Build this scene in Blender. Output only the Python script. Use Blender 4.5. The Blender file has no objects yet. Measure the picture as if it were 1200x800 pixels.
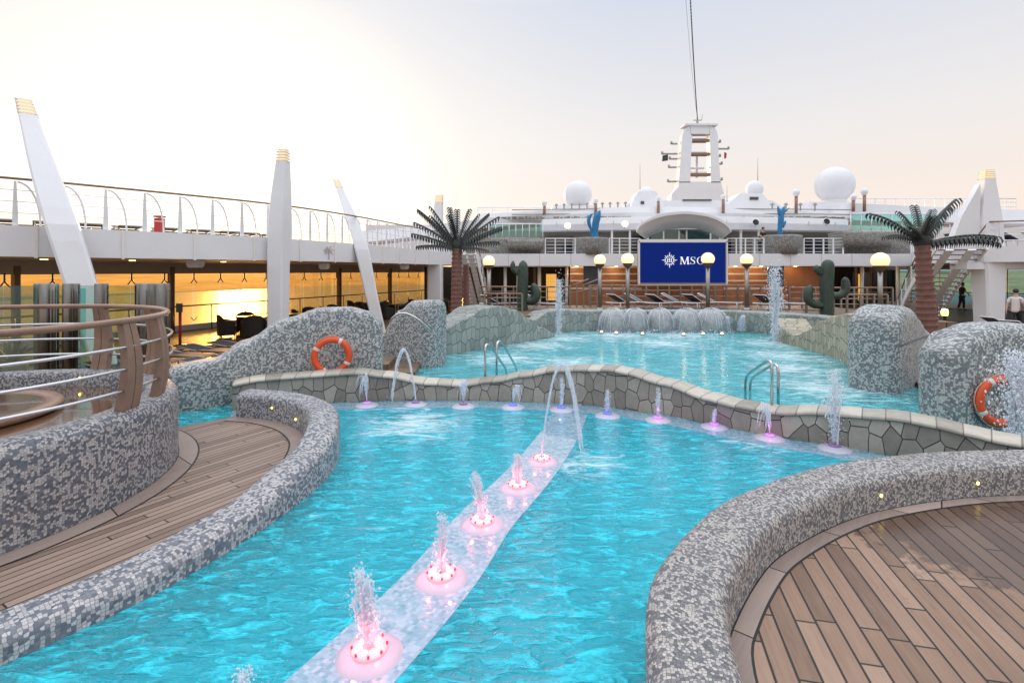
import bpy, bmesh, math, random
from mathutils import Vector, Matrix
from mathutils.geometry import tessellate_polygon
random.seed(7)
R = math.radians
sc = bpy.context.scene
COL = sc.collection
# ---------------------------------------------------------------- camera frame used for measuring the photo
F, CX, HY, EZ = 600.0, 600.0, 317.0, 2.4
def at(px, py, d): return Vector(((px-CX)/F*d, d, EZ-(py-HY)/F*d))
def gz(px, py, z=0.0):
    d = F*(EZ-z)/(py-HY)
    return Vector(((px-CX)/F*d, d, z))
def zat(py, d): return EZ-(py-HY)/F*d
def xat(px, d): return (px-CX)/F*d
# ---------------------------------------------------------------- node helper
class NB:
    def __init__(s, name):
        s.m = bpy.data.materials.new(name); s.m.use_nodes = True
        s.t = s.m.node_tree; s.t.nodes.clear()
        s.out = s.t.nodes.new('ShaderNodeOutputMaterial')
    def n(s, typ, ins=None, **kw):
        x = s.t.nodes.new('ShaderNode'+typ)
        for k, v in kw.items(): setattr(x, k, v)
        for k, v in (ins or {}).items():
            sock = x.inputs[k]
            if isinstance(v, bpy.types.NodeSocket): s.t.links.new(v, sock)
            elif isinstance(v, (tuple, list)):
                if len(sock.default_value) == 4 and len(v) == 3: v = (*v, 1)
                sock.default_value = v
            else: sock.default_value = v
        return x
    def math(s, op, a, b=0.0, c=None):
        ins = {0: a, 1: b}
        if c is not None: ins[2] = c
        return s.n('Math', ins, operation=op).outputs[0]
    def mix(s, fac, a, b, blend='MIX'):
        x = s.n('Mix', None, data_type='RGBA', blend_type=blend)
        for i, v in ((0, fac), (6, a), (7, b)):
            if isinstance(v, bpy.types.NodeSocket): s.t.links.new(v, x.inputs[i])
            elif isinstance(v, (tuple, list)): x.inputs[i].default_value = (*v[:3], 1)
            else: x.inputs[i].default_value = v
        return x.outputs[2]
    def ramp(s, fac, stops, interp='LINEAR'):
        x = s.n('ValToRGB', {0: fac}); cr = x.color_ramp; cr.interpolation = interp
        while len(cr.elements) < len(stops): cr.elements.new(0.5)
        for e, (p, c) in zip(cr.elements, stops):
            e.position = p; e.color = (*c, 1) if len(c) == 3 else c
        return x.outputs[0]
    def noise(s, vec, scale, detail=3, rough=0.5, dist=0.0, out=0):
        ins = {'Scale': scale, 'Detail': detail, 'Roughness': rough, 'Distortion': dist}
        if vec is not None: ins['Vector'] = vec
        return s.n('TexNoise', ins).outputs[out]
    def bump(s, h, strength=0.3, dist=0.01, normal=None):
        ins = {'Height': h, 'Strength': strength, 'Distance': dist}
        if normal is not None: ins['Normal'] = normal
        return s.n('Bump', ins).outputs[0]
    def pos(s): return s.n('NewGeometry').outputs['Position']
    def obj(s): return s.n('TexCoord').outputs['Object']
    def uv(s): return s.n('TexCoord').outputs['UV']
    def principled(s, **k):
        ins = {}
        names = dict(color='Base Color', rough='Roughness', metal='Metallic', normal='Normal', spec='Specular IOR Level',
                     trans='Transmission Weight', ior='IOR', coat='Coat Weight', coatr='Coat Roughness', emis='Emission Color', emiss='Emission Strength', alpha='Alpha', sss='Subsurface Weight')
        for a, v in k.items(): ins[names[a]] = v
        return s.n('BsdfPrincipled', ins)
    def done(s, shader, socket='Surface'):
        s.t.links.new(shader.outputs[0] if hasattr(shader, 'outputs') else shader, s.out.inputs[socket]); return s.m

M = {}
def plain(name, color, rough=0.5, metal=0.0, var=0.12, scale=3.0, bump=0.0, spec=0.5, coat=0.0):
    b = NB(name); p = b.obj()
    n1 = b.noise(p, scale, 4); n2 = b.noise(p, scale*9, 3)
    f = b.math('ADD', b.math('MULTIPLY', n1, 0.7), b.math('MULTIPLY', n2, 0.3))
    lo = tuple(c*(1-var) for c in color); hi = tuple(min(1, c*(1+var)) for c in color)
    c = b.ramp(f, [(0.3, lo), (0.7, hi)])
    r = b.math('ADD', rough-0.06, b.math('MULTIPLY', n2, 0.12))
    k = dict(color=c, rough=r, metal=metal, spec=spec, coat=coat)
    if bump: k['normal'] = b.bump(n2, bump, 0.01)
    M[name] = b.done(b.principled(**k)); return M[name]
def emit(name, color, strength, base=(0.8,0.8,0.8)):
    b = NB(name); M[name] = b.done(b.principled(color=base, rough=0.4, emis=(*color,1), emiss=strength)); return M[name]

# mosaics -----------------------------------------------------------------
def mosaic(name, size, darks, lights, share=0.5, randomness=0.45, clump=0.5, grout=(0.10,0.105,0.115), csize=3.0, rough=0.38):
    b = NB(name); uv = b.uv()
    v = b.n('TexVoronoi', {'Vector': uv, 'Scale': 1/size, 'Randomness': randomness}, voronoi_dimensions='2D', feature='F1')
    e = b.n('TexVoronoi', {'Vector': uv, 'Scale': 1/size, 'Randomness': randomness}, voronoi_dimensions='2D', feature='DISTANCE_TO_EDGE')
    sep = b.n('SeparateColor', {0: v.outputs['Color']})
    cl = b.noise(v.outputs['Position'], 1/(size*csize), 2)
    t = b.math('ADD', b.math('MULTIPLY', sep.outputs[0], 1-clump), b.math('MULTIPLY', b.math('MULTIPLY_ADD', cl, 2.2, -0.6), clump))
    m = b.math('GREATER_THAN', t, 1-share)
    cd = b.ramp(sep.outputs[1], [(0.0, darks[0]), (0.5, darks[1]), (1.0, darks[2])])
    cw = b.ramp(sep.outputs[1], [(0.0, lights[0]), (1.0, lights[1])])
    c = b.mix(m, cd, cw)
    big = b.noise(b.pos(), 1.3, 4)
    c = b.mix(b.math('MULTIPLY', big, 0.30), c, tuple(x*0.75 for x in darks[1]))
    g = b.n('MapRange', {0: e.outputs['Distance'], 1: 0.02, 2: 0.10}); g.interpolation_type = 'SMOOTHSTEP'
    c = b.mix(g.outputs[0], grout, c)
    h = b.math('ADD', g.outputs[0], b.math('MULTIPLY', sep.outputs[2], 0.35))
    rr = b.math('ADD', rough, b.math('MULTIPLY', sep.outputs[2], 0.22))
    M[name] = b.done(b.principled(color=c, rough=rr, normal=b.bump(h, 0.55, size*0.12)))
    return M[name]
def crazy(name, size, cols, grout, stretch=(1,1), width=0.035, rough=0.6):
    b = NB(name); uv = b.uv()
    wn = b.noise(uv, 2.2, 2, out=1)
    vv = b.n('VectorMath', {0: uv, 1: b.n('VectorMath', {0: wn, 1: (0.05,0.05,0)}, operation='MULTIPLY').outputs[0]}, operation='ADD').outputs[0]
    mp = b.n('Mapping', {'Vector': vv, 'Scale': (stretch[0], stretch[1], 1)}).outputs[0]
    v = b.n('TexVoronoi', {'Vector': mp, 'Scale': 1/size, 'Randomness': 0.68}, voronoi_dimensions='2D', feature='F1')
    e = b.n('TexVoronoi', {'Vector': mp, 'Scale': 1/size, 'Randomness': 0.68}, voronoi_dimensions='2D', feature='DISTANCE_TO_EDGE')
    sep = b.n('SeparateColor', {0: v.outputs['Color']})
    n1 = b.noise(b.pos(), 7, 6, 0.65, 0.6); n2 = b.noise(b.pos(), 45, 3)
    f = b.math('ADD', b.math('MULTIPLY', sep.outputs[0], 0.55), b.math('MULTIPLY', n1, 0.5))
    c = b.ramp(f, [(0.15, cols[0]), (0.5, cols[1]), (0.85, cols[2])])
    c = b.mix(b.math('MULTIPLY', n2, 0.35), c, tuple(x*0.7 for x in cols[1]))
    g = b.n('MapRange', {0: e.outputs['Distance'], 1: width*0.6, 2: width*1.5}); g.interpolation_type = 'SMOOTHSTEP'
    c = b.mix(g.outputs[0], grout, c)
    h = b.math('ADD', g.outputs[0], b.math('MULTIPLY', n1, 0.6))
    M[name] = b.done(b.principled(color=c, rough=rough, normal=b.bump(h, 0.6, 0.02)))
    return M[name]
def tiles(name, su, sv, color, grout, var=0.15, rough=0.5, gw=0.02):
    """square/rectangular slabs laid in the UV grid"""
    b = NB(name); sp = b.n('SeparateXYZ', {0: b.uv()})
    u = b.math('DIVIDE', sp.outputs[0], su); v = b.math('DIVIDE', sp.outputs[1], sv)
    fu = b.math('FRACT', u); fv = b.math('FRACT', v)
    wn = b.n('TexWhiteNoise', {'Vector': b.n('CombineXYZ', {0: b.math('FLOOR', u), 1: b.math('FLOOR', v)}).outputs[0]}, noise_dimensions='2D').outputs[0]
    du = b.math('SUBTRACT', 0.5, b.math('ABSOLUTE', b.math('SUBTRACT', fu, 0.5)))
    dv = b.math('SUBTRACT', 0.5, b.math('ABSOLUTE', b.math('SUBTRACT', fv, 0.5)))
    e = b.math('MINIMUM', b.math('MULTIPLY', du, su), b.math('MULTIPLY', dv, sv))
    g = b.n('MapRange', {0: e, 1: gw*0.3, 2: gw}).outputs[0]
    n1 = b.noise(b.pos(), 9, 5, 0.6)
    f = b.math('ADD', b.math('MULTIPLY', wn, 0.5), b.math('MULTIPLY', n1, 0.5))
    c = b.ramp(f, [(0.2, tuple(x*(1-var) for x in color)), (0.8, tuple(min(1, x*(1+var)) for x in color))])
    c = b.mix(g, grout, c)
    M[name] = b.done(b.principled(color=c, rough=rough, normal=b.bump(b.math('ADD', g, b.math('MULTIPLY', n1, .3)), 0.5, 0.008)))
    return M[name]
def teak(name, ang, w, length, cols, seam=0.010, rough=0.55, wet=None, gap=(0.012,0.010,0.010)):
    b = NB(name); p = b.pos()
    rot = b.n('VectorRotate', {'Vector': p, 'Angle': ang}, rotation_type='Z_AXIS').outputs[0]
    sp = b.n('SeparateXYZ', {0: rot})
    u = b.math('DIVIDE', sp.outputs[0], w); iu = b.math('FLOOR', u); fu = b.math('FRACT', u)
    wn = b.n('TexWhiteNoise', {'W': iu}, noise_dimensions='1D').outputs[0]
    v = b.math('ADD', b.math('DIVIDE', sp.outputs[1], length), b.math('MULTIPLY', wn, 7.31)); iv = b.math('FLOOR', v); fv = b.math('FRACT', v)
    wb = b.n('TexWhiteNoise', {'Vector': b.n('CombineXYZ', {0: iu, 1: iv}).outputs[0]}, noise_dimensions='2D').outputs[0]
    du = b.math('MULTIPLY', b.math('SUBTRACT', 0.5, b.math('ABSOLUTE', b.math('SUBTRACT', fu, 0.5))), w)
    dv = b.math('MULTIPLY', b.math('SUBTRACT', 0.5, b.math('ABSOLUTE', b.math('SUBTRACT', fv, 0.5))), length)
    e = b.math('MINIMUM', du, dv)
    g = b.n('MapRange', {0: e, 1: seam*0.35, 2: seam*0.65}).outputs[0]
    gr = b.n('Mapping', {'Vector': rot, 'Scale': (38, 2.2, 1)}).outputs[0]
    gr = b.n('VectorMath', {0: gr, 1: b.n('CombineXYZ', {0: b.math('MULTIPLY', wb, 31.0), 1: b.math('MULTIPLY', wb, 17.0)}).outputs[0]}, operation='ADD').outputs[0]
    n1 = b.noise(gr, 1.0, 5, 0.6, 0.8); n2 = b.noise(p, 1.7, 5, 0.6); n3 = b.noise(p, 60, 2)
    f = b.math('ADD', b.math('ADD', b.math('MULTIPLY', wb, 0.42), b.math('MULTIPLY', n1, 0.38)), b.math('MULTIPLY', n2, 0.28))
    c = b.ramp(f, [(0.22, cols[0]), (0.5, cols[1]), (0.82, cols[2])])
    rr = b.math('ADD', rough-0.08, b.math('MULTIPLY', n2, 0.16))
    if wet:
        cx, cy, rad = wet
        dd = b.n('VectorMath', {0: p, 1: (cx, cy, 0.1)}, operation='DISTANCE').outputs['Value']
        k = b.math('SUBTRACT', b.math('ADD', b.math('DIVIDE', dd, rad), b.math('MULTIPLY', b.math('SUBTRACT', b.noise(p, 4.5, 6, 0.7), 0.5), 1.5)), b.math('MULTIPLY', wb, 0.25))
        wm = b.n('MapRange', {0: k, 1: 0.72, 2: 0.86, 3: 1.0, 4: 0.0}).outputs[0]
        sc_ = b.math('GREATER_THAN', b.noise(p, 26, 3, 0.6), 0.63)
        wm = b.math('MAXIMUM', wm, b.math('MULTIPLY', sc_, b.n('MapRange', {0: k, 1: 0.9, 2: 1.6, 3: .55, 4: 0.0}).outputs[0]))
        c = b.mix(wm, c, b.mix(0.72, c, (0.05,0.022,0.012)))
        rr = b.math('SUBTRACT', rr, b.math('MULTIPLY', wm, 0.30))
    c = b.mix(g, gap, c)
    h = b.math('ADD', g, b.math('MULTIPLY', n1, 0.12))
    M[name] = b.done(b.principled(color=c, rough=rr, normal=b.bump(h, 0.5, 0.006)))
    return M[name]

MOS_D = [(0.065,0.075,0.095),(0.12,0.135,0.165),(0.20,0.21,0.235)]; MOS_L = [(0.42,0.41,0.41),(0.68,0.66,0.65)]
mosaic('mosaic_pebble', 0.0195, [(0.10,0.10,0.11),(0.17,0.17,0.18),(0.25,0.245,0.245)], [(0.42,0.385,0.35),(0.62,0.57,0.53)], 0.50, 0.8, 0.3, (0.075,0.072,0.072))
mosaic('mosaic_square', 0.026, [(0.10,0.115,0.135),(0.155,0.17,0.20),(0.22,0.235,0.26)], [(0.40,0.385,0.38),(0.62,0.595,0.585)], 0.52, 0.5, 0.4, (0.15,0.16,0.185))
mosaic('mosaic_tub', 0.0225, [(0.075,0.083,0.10),(0.12,0.13,0.155),(0.17,0.18,0.205)], [(0.36,0.34,0.325),(0.55,0.52,0.49)], 0.50, 0.72, 0.30, (0.105,0.115,0.14))
mosaic('mosaic_far', 0.030, [(0.13,0.15,0.16),(0.19,0.215,0.225),(0.26,0.28,0.285)], [(0.48,0.49,0.47),(0.70,0.69,0.66)], 0.48, 0.85, 0.08, (0.14,0.165,0.18))
mosaic('mosaic_back', 0.05, [(0.13,0.13,0.12),(0.19,0.185,0.165),(0.26,0.25,0.22)], [(0.32,0.31,0.28),(0.42,0.40,0.36)], 0.45, 0.4, 0.2)
mosaic('mosaic_ledge', 0.03, [(0.38,0.42,0.50),(0.46,0.50,0.58),(0.54,0.56,0.64)], [(0.60,0.62,0.70),(0.74,0.75,0.80)], 0.55, 0.2, 0.35, (0.42,0.45,0.52))
mosaic('pool_tile', 0.035, [(0.0,0.42,0.62),(0.0,0.55,0.74),(0.01,0.64,0.82)], [(0.0,0.62,0.78),(0.05,0.74,0.86)], 0.5, 0.15, 0.35, (0.01,0.56,0.72))
mosaic('pool_tile_far', 0.05, [(0.0,0.28,0.36),(0.0,0.38,0.45),(0.03,0.46,0.51)], [(0.04,0.46,0.50),(0.16,0.58,0.60)], 0.5, 0.15, 0.4, (0.03,0.40,0.47))
def wet_mosaic():
    b = NB('wet_ledge'); uv = b.uv(); p = b.pos(); size = .03
    v = b.n('TexVoronoi', {'Vector': uv, 'Scale': 1/size, 'Randomness': .2}, voronoi_dimensions='2D', feature='F1')
    sep = b.n('SeparateColor', {0: v.outputs['Color']})
    c = b.ramp(sep.outputs[0], [(0,(.12,.30,.40)),(.5,(.20,.37,.48)),(1,(.32,.47,.58))])
    n1 = b.noise(b.n('Mapping', {'Vector': p, 'Scale': (.5,1,1)}).outputs[0], 9, 3, .6, 1.0)
    c = b.mix(b.n('MapRange', {0: b.noise(p, 3.2, 5, .65, .6), 1: .45, 2: .75, 3: 0, 4: .45}).outputs[0], c, (.50,.60,.72))
    M['wet_ledge'] = b.done(b.principled(color=c, rough=.25, coat=1.0, coatr=.05, normal=b.bump(n1, .55, .05)))
wet_mosaic()
crazy('stone_grey', 0.30, [(0.17,0.155,0.13),(0.31,0.285,0.24),(0.47,0.44,0.37)], (0.045,0.04,0.033), (1.45,0.95), 0.022)
crazy('stone_green', 0.34, [(0.20,0.225,0.21),(0.30,0.325,0.30),(0.40,0.42,0.385)], (0.10,0.11,0.10), (1.7,1.0), 0.03)
crazy('stone_yellow', 0.34, [(0.27,0.245,0.18),(0.40,0.365,0.27),(0.52,0.475,0.36)], (0.10,0.09,0.065), (1.9,1.0), 0.035)
tiles('coping', 0.26, 0.6, (0.41,0.375,0.315), (0.17,0.15,0.12), 0.38, 0.6, 0.010)
teak('teak_right', R(13.5), 0.128, 1.15, [(0.12,0.066,0.043),(0.25,0.152,0.10),(0.38,0.25,0.175)], 0.014, wet=(4.25,4.6,1.25))
teak('teak_left', R(31.0), 0.088, 2.1, [(0.14,0.092,0.07),(0.24,0.165,0.125),(0.35,0.25,0.195)], 0.012)
teak('teak_border', R(40), 5.0, 0.9, [(0.20,0.145,0.12),(0.31,0.235,0.20),(0.41,0.31,0.26)], 0.012)
teak('deck_boards', R(90), 0.10, 2.4, [(0.11,0.07,0.045),(0.18,0.115,0.07),(0.25,0.165,0.105)], 0.010, 0.4)
def wet_teak():
    b = NB('wet_teak'); p = b.pos()
    mp = b.n('Mapping', {'Vector': p, 'Scale': (9, 0.8, 1), 'Rotation': (0,0,R(60))}).outputs[0]
    n = b.noise(mp, 1.5, 5, 0.6, 0.6)
    c = b.ramp(n, [(0.25, (0.055,0.026,0.014)), (0.75, (0.17,0.085,0.045))])
    M['wet_teak'] = b.done(b.principled(color=c, rough=0.09, coat=0.6, coatr=0.04, normal=b.bump(b.noise(p, 3, 2), 0.06, 0.02)))
wet_teak()
plain('rail_wood', (0.26,0.14,0.09), 0.35, 0, 0.25, 5, 0.1, coat=0.3)
plain('post_wood', (0.24,0.15,0.105), 0.55, 0, 0.2, 4, 0.15)
plain('white_paint', (0.78,0.78,0.80), 0.38, 0, 0.035, 1.2)
plain('white_warm', (0.80,0.77,0.73), 0.4, 0, 0.04, 1.2)
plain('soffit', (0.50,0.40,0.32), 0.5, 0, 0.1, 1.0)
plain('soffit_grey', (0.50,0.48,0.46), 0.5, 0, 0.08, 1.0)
plain('grey_wall', (0.38,0.36,0.32), 0.6, 0, 0.10, 1.0)
plain('taupe', (0.24,0.21,0.175), 0.6, 0, 0.10, 1.0)
plain('dark_glass', (0.035,0.04,0.045), 0.08, 0, 0.3, 1.0, spec=0.8)
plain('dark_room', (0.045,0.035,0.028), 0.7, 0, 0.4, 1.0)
plain('steel', (0.62,0.62,0.63), 0.18, 1.0, 0.06, 3)
plain('steel_column', (0.20,0.185,0.165), 0.30, 1.0, 0.2, 2)
plain('steel_dull', (0.30,0.275,0.25), 0.34, 1.0, 0.15, 2)
plain('bronze', (0.16,0.11,0.08), 0.4, 0.6, 0.2, 3)
plain('wood_panel', (0.40,0.175,0.08), 0.45, 0, 0.25, 1.5, 0.05)
plain('wicker', (0.028,0.024,0.022), 0.6, 0, 0.4, 14, 0.4)
plain('table_wood', (0.11,0.06,0.035), 0.35, 0, 0.3, 4)
plain('mesh_cloth', (0.055,0.05,0.065), 0.7, 0, 0.3, 8, 0.2)
plain('trunk_brown', (0.155,0.062,0.045), 0.6, 0, 0.3, 8, 0.4)
plain('frond', (0.030,0.034,0.030), 0.5, 0.2, 0.4, 6, 0.1)
plain('cactus', (0.038,0.060,0.045), 0.5, 0, 0.3, 5, 0.2)
plain('statue_blue', (0.015,0.19,0.42), 0.35, 0, 0.25, 3, 0.05)
plain('ring_orange', (0.72,0.085,0.018), 0.45, 0, 0.12, 4, 0.05)
plain('ring_band', (0.66,0.63,0.60), 0.45, 0, 0.1, 8)
plain('rope', (0.45,0.36,0.28), 0.8, 0, 0.2, 20, 0.2)
plain('red_paint', (0.42,0.03,0.02), 0.4)
plain('slate_panel', (0.055,0.07,0.085), 0.3, 0, 0.2, 2)
plain('curtain_gold', (0.50,0.26,0.05), 0.7, 0, 0.25, 3)
plain('skin', (0.50,0.29,0.21), 0.5); plain('hair', (0.03,0.02,0.015), 0.6)
plain('shirt_pale', (0.66,0.58,0.55), 0.8, 0, 0.06, 6, 0.1); plain('cloth_black', (0.02,0.02,0.023), 0.8, 0, 0.2, 6, 0.1)
plain('radome', (0.74,0.74,0.76), 0.45, 0, 0.03, 2)
plain('fountain_shell', (0.46,0.45,0.54), 0.3, 0, 0.03, 4)
plain('leaf', (0.05,0.085,0.03), 0.5, 0, 0.4, 8)
plain('land', (0.55,0.33,0.14), 0.9, 0, 0.4, 0.01)  # warmed and lightened so the colour carries the backlit sunset haze
plain('flag_dark', (0.05,0.06,0.06), 0.8); plain('flag_red', (0.4,0.05,0.06), 0.8)
emit('globe_lit', (1.0,0.66,0.30), .72, (0.85,0.75,0.55)); emit('lamp_warm', (1.0,0.62,0.22), 3.5); emit('pool_lamp', (1.0,0.60,0.22), 1.3); emit('lamp_yellow', (1.0,0.72,0.05), 5.0)
emit('cap_lit', (1.0,0.62,0.25), .55, (0.8,0.7,0.5)); emit('door_glow', (1.0,0.50,0.08), 0.55, (0.4,0.25,0.1))
emit('disc_pink', (1.0,0.13,0.17), 1.1, (0.8,0.4,0.4)); emit('disc_violet', (0.45,0.12,0.55), .22, (0.6,0.3,0.7)); emit('disc_blue', (0.06,0.07,0.5), 0.16, (0.2,0.25,0.7)); emit('disc_off', (0.25,0.05,0.3), 0.1, (0.25,0.15,0.3))
emit('bead_pink', (1.0,0.48,0.44), 1.3); emit('stud_red', (0.5,0.02,0.04), 0.4, (0.4,0.03,0.04))
emit('screen_white', (0.75,0.80,0.92), 0.42)
b_ = NB('screen_blue'); M['screen_blue'] = b_.done(b_.principled(color=(0.002,0.006,0.04), rough=0.6, spec=0.1, emis=(0.002,0.016,0.16,1), emiss=0.62))
def glass(name, tint, refl=0.25, rough=0.02):
    b = NB(name)
    fr = b.n('Fresnel', {'IOR': 1.45}).outputs[0]
    t = b.n('BsdfTransparent', {0: (*tint, 1)}); g = b.n('BsdfGlossy', {0: (0.9,0.9,0.9,1), 'Roughness': rough})
    mx = b.n('MixShader', {0: b.math('MULTIPLY', fr, refl*4), 1: t.outputs[0], 2: g.outputs[0]})
    M[name] = b.done(mx)
glass('glass_clear', (0.86,0.90,0.88)); glass('glass_teal', (0.62,0.92,0.90), 0.5); glass('glass_sunset_tint', (1.0,0.82,0.50), 0.10)  # amber tint puts the gold of the sunset into the promenade panes
glass('glass_sea', (0.50,0.72,0.78), 0.2); glass('glass_hatch', (0.76,0.87,0.82), 0.3)
def jetmat(name, opac, tint=(0.92,0.95,1.0)):
    b = NB(name); p = b.obj()
    n = b.noise(p, 14, 4, 0.6)
    fac = b.n('MapRange', {0: n, 1: 0.25, 2: 0.75, 3: opac-0.22, 4: opac+0.22}).outputs[0]
    t = b.n('BsdfTransparent', {0: (0.97,0.985,1,1)})
    d = b.n('BsdfDiffuse', {0: (*tint,1)}); tr = b.n('BsdfTranslucent', {0: (*tint,1)})
    g = b.n('BsdfGlossy', {0: (1,1,1,1), 'Roughness': 0.08})
    m1 = b.n('MixShader', {0: 0.5, 1: d.outputs[0], 2: tr.outputs[0]})
    m2 = b.n('MixShader', {0: 0.22, 1: m1.outputs[0], 2: g.outputs[0]})
    M[name] = b.done(b.n('MixShader', {0: fac, 1: t.outputs[0], 2: m2.outputs[0]}))
jetmat('jet', 0.52); jetmat('spray', 0.74); jetmat('curtain_water', 0.20)
plain('wet_rock', (0.22,0.24,0.22), 0.25, 0, 0.55, 2.2, 0.3, coat=.6); jetmat('foam', 0.45)
def water(name, scale, strength, dist, body, air_glint=0.16, foam=(), aniso=(0.42,1.0)):
    """clear water with ripples, milky with air; whitened crests paint in bright glints; foam round the jets"""
    b = NB(name); p = b.pos()
    mp = b.n('Mapping', {'Vector': p, 'Scale': (aniso[0], aniso[1], 1), 'Rotation': (0,0,R(-12))}).outputs[0]
    def ridge(sc_, d, di): return b.math('MULTIPLY_ADD', b.noise(mp, sc_, d, 0.55, di), 1.9, -0.45)
    n1 = ridge(scale, 2, 0.9); n2 = ridge(scale*2.1, 2, 0.8); n3 = b.noise(p, scale*0.3, 2)
    a = b.n('MapRange', {0: b.noise(p, 0.6, 2), 1: 0.3, 2: 0.7, 3: 0.55, 4: 1.2}).outputs[0]
    h = b.math('MULTIPLY', b.math('ADD', b.math('ADD', n1, b.math('MULTIPLY', n2, 0.50)), b.math('MULTIPLY', n3, 0.9)), a)
    nrm = b.bump(h, strength, dist)
    clear = b.principled(color=(0.92,0.99,1.0), rough=0.03, trans=1.0, ior=1.33, normal=nrm)
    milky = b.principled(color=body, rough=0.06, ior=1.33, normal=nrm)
    crest_glint = b.n('MapRange', {0: b.math('ADD', n1, b.math('MULTIPLY', n2, .6)), 1: 0.75, 2: 1.25}).outputs[0]
    f = b.math('ADD', air_glint, b.math('MULTIPLY', crest_glint, air_glint*1.7))  # paler crests stand in for sky glints and caustic streaks on the ripples
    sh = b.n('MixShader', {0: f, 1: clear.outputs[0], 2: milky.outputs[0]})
    if foam:
        fm = None
        for cx, cy, r in foam:
            d = b.n('VectorMath', {0: p, 1: (cx,cy,0)}, operation='DISTANCE').outputs['Value']
            q = b.n('MapRange', {0: d, 1: r, 2: 0.0}).outputs[0]; fm = q if fm is None else b.math('MAXIMUM', fm, q)
        fn = b.noise(mp, 5.5, 6, 0.72, 0.8)
        fk = b.n('MapRange', {0: b.math('ADD', fn, b.math('MULTIPLY', fm, 0.30)), 1: 0.62, 2: 0.82}).outputs[0]
        wh = b.n('BsdfDiffuse', {0: (0.84,0.92,0.95,1)})
        sh = b.n('MixShader', {0: b.math('MULTIPLY', fk, 0.5), 1: sh.outputs[0], 2: wh.outputs[0]})
    M[name] = b.done(sh)
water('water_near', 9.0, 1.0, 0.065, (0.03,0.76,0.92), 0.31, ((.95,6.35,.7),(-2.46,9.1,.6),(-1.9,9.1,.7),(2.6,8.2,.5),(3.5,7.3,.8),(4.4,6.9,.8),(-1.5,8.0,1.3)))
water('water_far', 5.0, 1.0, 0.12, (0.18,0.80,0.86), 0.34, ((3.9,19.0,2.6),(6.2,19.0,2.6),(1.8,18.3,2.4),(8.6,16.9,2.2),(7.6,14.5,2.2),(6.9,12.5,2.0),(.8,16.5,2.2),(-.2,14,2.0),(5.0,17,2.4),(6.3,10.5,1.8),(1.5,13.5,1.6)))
def sea():
    b = NB('sea_water'); p = b.pos()
    n = b.noise(b.n('Mapping', {'Vector': p, 'Scale': (0.05,0.12,1)}).outputs[0], 1.0, 5)
    M['sea_water'] = b.done(b.principled(color=(0.02,0.07,0.10), rough=0.5, normal=b.bump(n, 0.6, 2.0)))
sea()

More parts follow.
